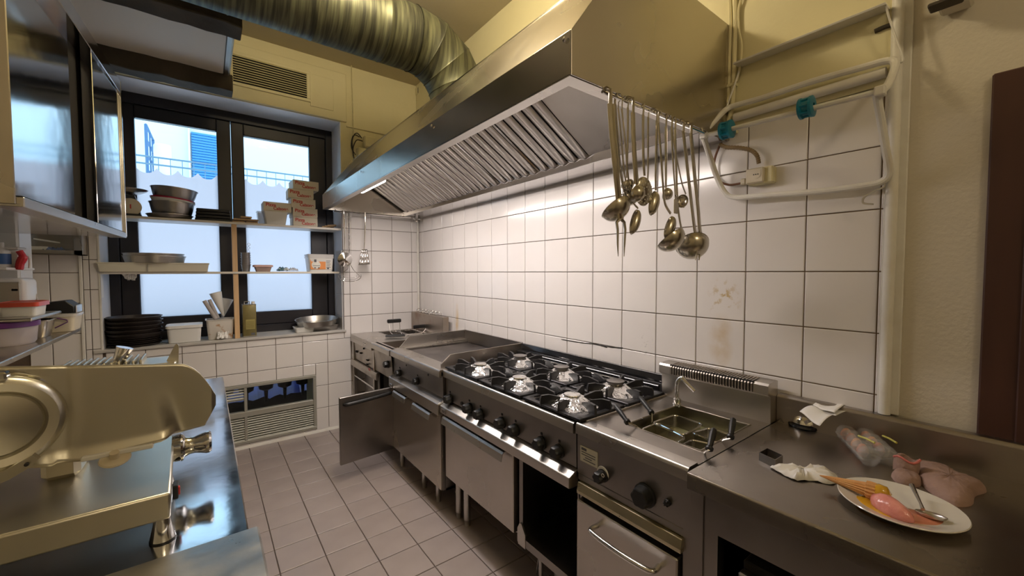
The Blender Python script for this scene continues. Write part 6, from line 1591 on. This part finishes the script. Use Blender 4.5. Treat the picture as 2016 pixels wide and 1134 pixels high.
b = B(); b.tube(bez([at(48, 505, 'y', -1.42), at(58, 508, 'y', -1.42), at(58, 528, 'y', -1.42)], 4), .004, 7); b.build('wire_bail', WPLAST, g)
g = thing('detergent_bottle', 'white bottle with a blue label at the left edge', 'bottle', tuple(at(5, 528, 'y', -1.40)))
p = at(2, 520, 'y', -1.42)
B().lathe([(0, 0), (.024, 0), (.026, .004), (.026, .060), (.012, .074), (.010, .078), (.010, .095), (0, .095)], 20, c=(p.x, -1.42, zs)).build('body', WPLAST, g)
B().lathe([(.0262, .012), (.0268, .012), (.0268, .052), (.0262, .052)], 20, c=(p.x, -1.42, zs)).build('blue_label', mat('label_blue', (.03, .10, .28), .45), g)
g = thing('white_wall_box', 'tall white box on the left behind the red-triggered jug', 'box', tuple(at(20, 500, 'y', -.9)))
p0, p1 = at(-30, 480, 'y', -.95), at(40, 480, 'y', -.95)
B().box(p0.x, p1.x, -.98, -.80, at(20, 600, 'y', -.95).z, at(20, 440, 'y', -.95).z, bev=.006).build('body', WPLAST, g)
B().box(p1.x-.004, p1.x+.002, -.97, -.81, at(20, 590, 'y', -.95).z, at(20, 450, 'y', -.95).z, bev=.001).build('side_panel', WPLAST, g)
# ---- open steel box on the back wall with tools in it
p0, p1 = at(36, 480, 'y', -.16), at(161, 480, 'y', -.16)
zb3, zt5 = at(100, 501, 'y', -.16).z, at(100, 452, 'y', -.16).z
g = thing('steel_wall_box', 'open steel box on the back wall holding a knife and a blue bag', 'box', ((p0.x+p1.x)/2, -.09, zb3))
b = B(); b.box(p0.x, p1.x, -.16, -.008, zb3, zb3+.004); b.box(p0.x, p1.x, -.160, -.157, zb3, zb3+.028); b.box(p0.x, p0.x+.003, -.16, -.008, zb3, zt5); b.box(p1.x-.035, p1.x, -.16, -.008, zb3, zt5); b.box(p0.x, p1.x, -.012, -.008, zb3, zt5)
b.build('body', STEELH, g, smooth=0)
q0, q1 = at(66, 470, 'y', -.10), at(118, 478, 'y', -.10)
kb = B(); kb.tube([q0, q0.lerp(q1, .5), q1], [.005, .006, .004], 6); tag(kb.build('knife', WPLAST), 'white-handled knife lying in the steel wall box', 'knife')
q = at(110, 484, 'y', -.09)
crumple('blue_bag', 'crumpled blue plastic bag in the steel wall box', 'bag', [(q.x-.07, -.13, zb3+.006), (q.x+.05, -.13, zb3+.006), (q.x+.05, -.03, zb3+.006), (q.x-.07, -.03, zb3+.006)], .028, mat('blue_bag_plastic', (.16, .22, .42), .3), .008, seed=21)
q = at(72, 484, 'y', -.10)
B().box(q.x-.03, q.x+.05, -.12, -.03, zb3+.005, zb3+.05, bev=.004).build('white_carton', WPLAST, g)
# ---- marks on the tiled wall
GB = mat('black_grout_crack', (.012, .010, .009), .8)
for pts in ([(1105, 668), (1140, 674), (1168, 677), (1200, 683), (1226, 685)], [(1168, 677), (1182, 680), (1195, 684)]):
    P_ = bez([at(x, y, 'x', -.0088) for x, y in pts], 5); b = B(); b.tube(P_, [.0018+.0012*abs(math.sin(i*1.3)) for i in range(len(P_))], 5); b.build('blackened_joint', GB, wr)
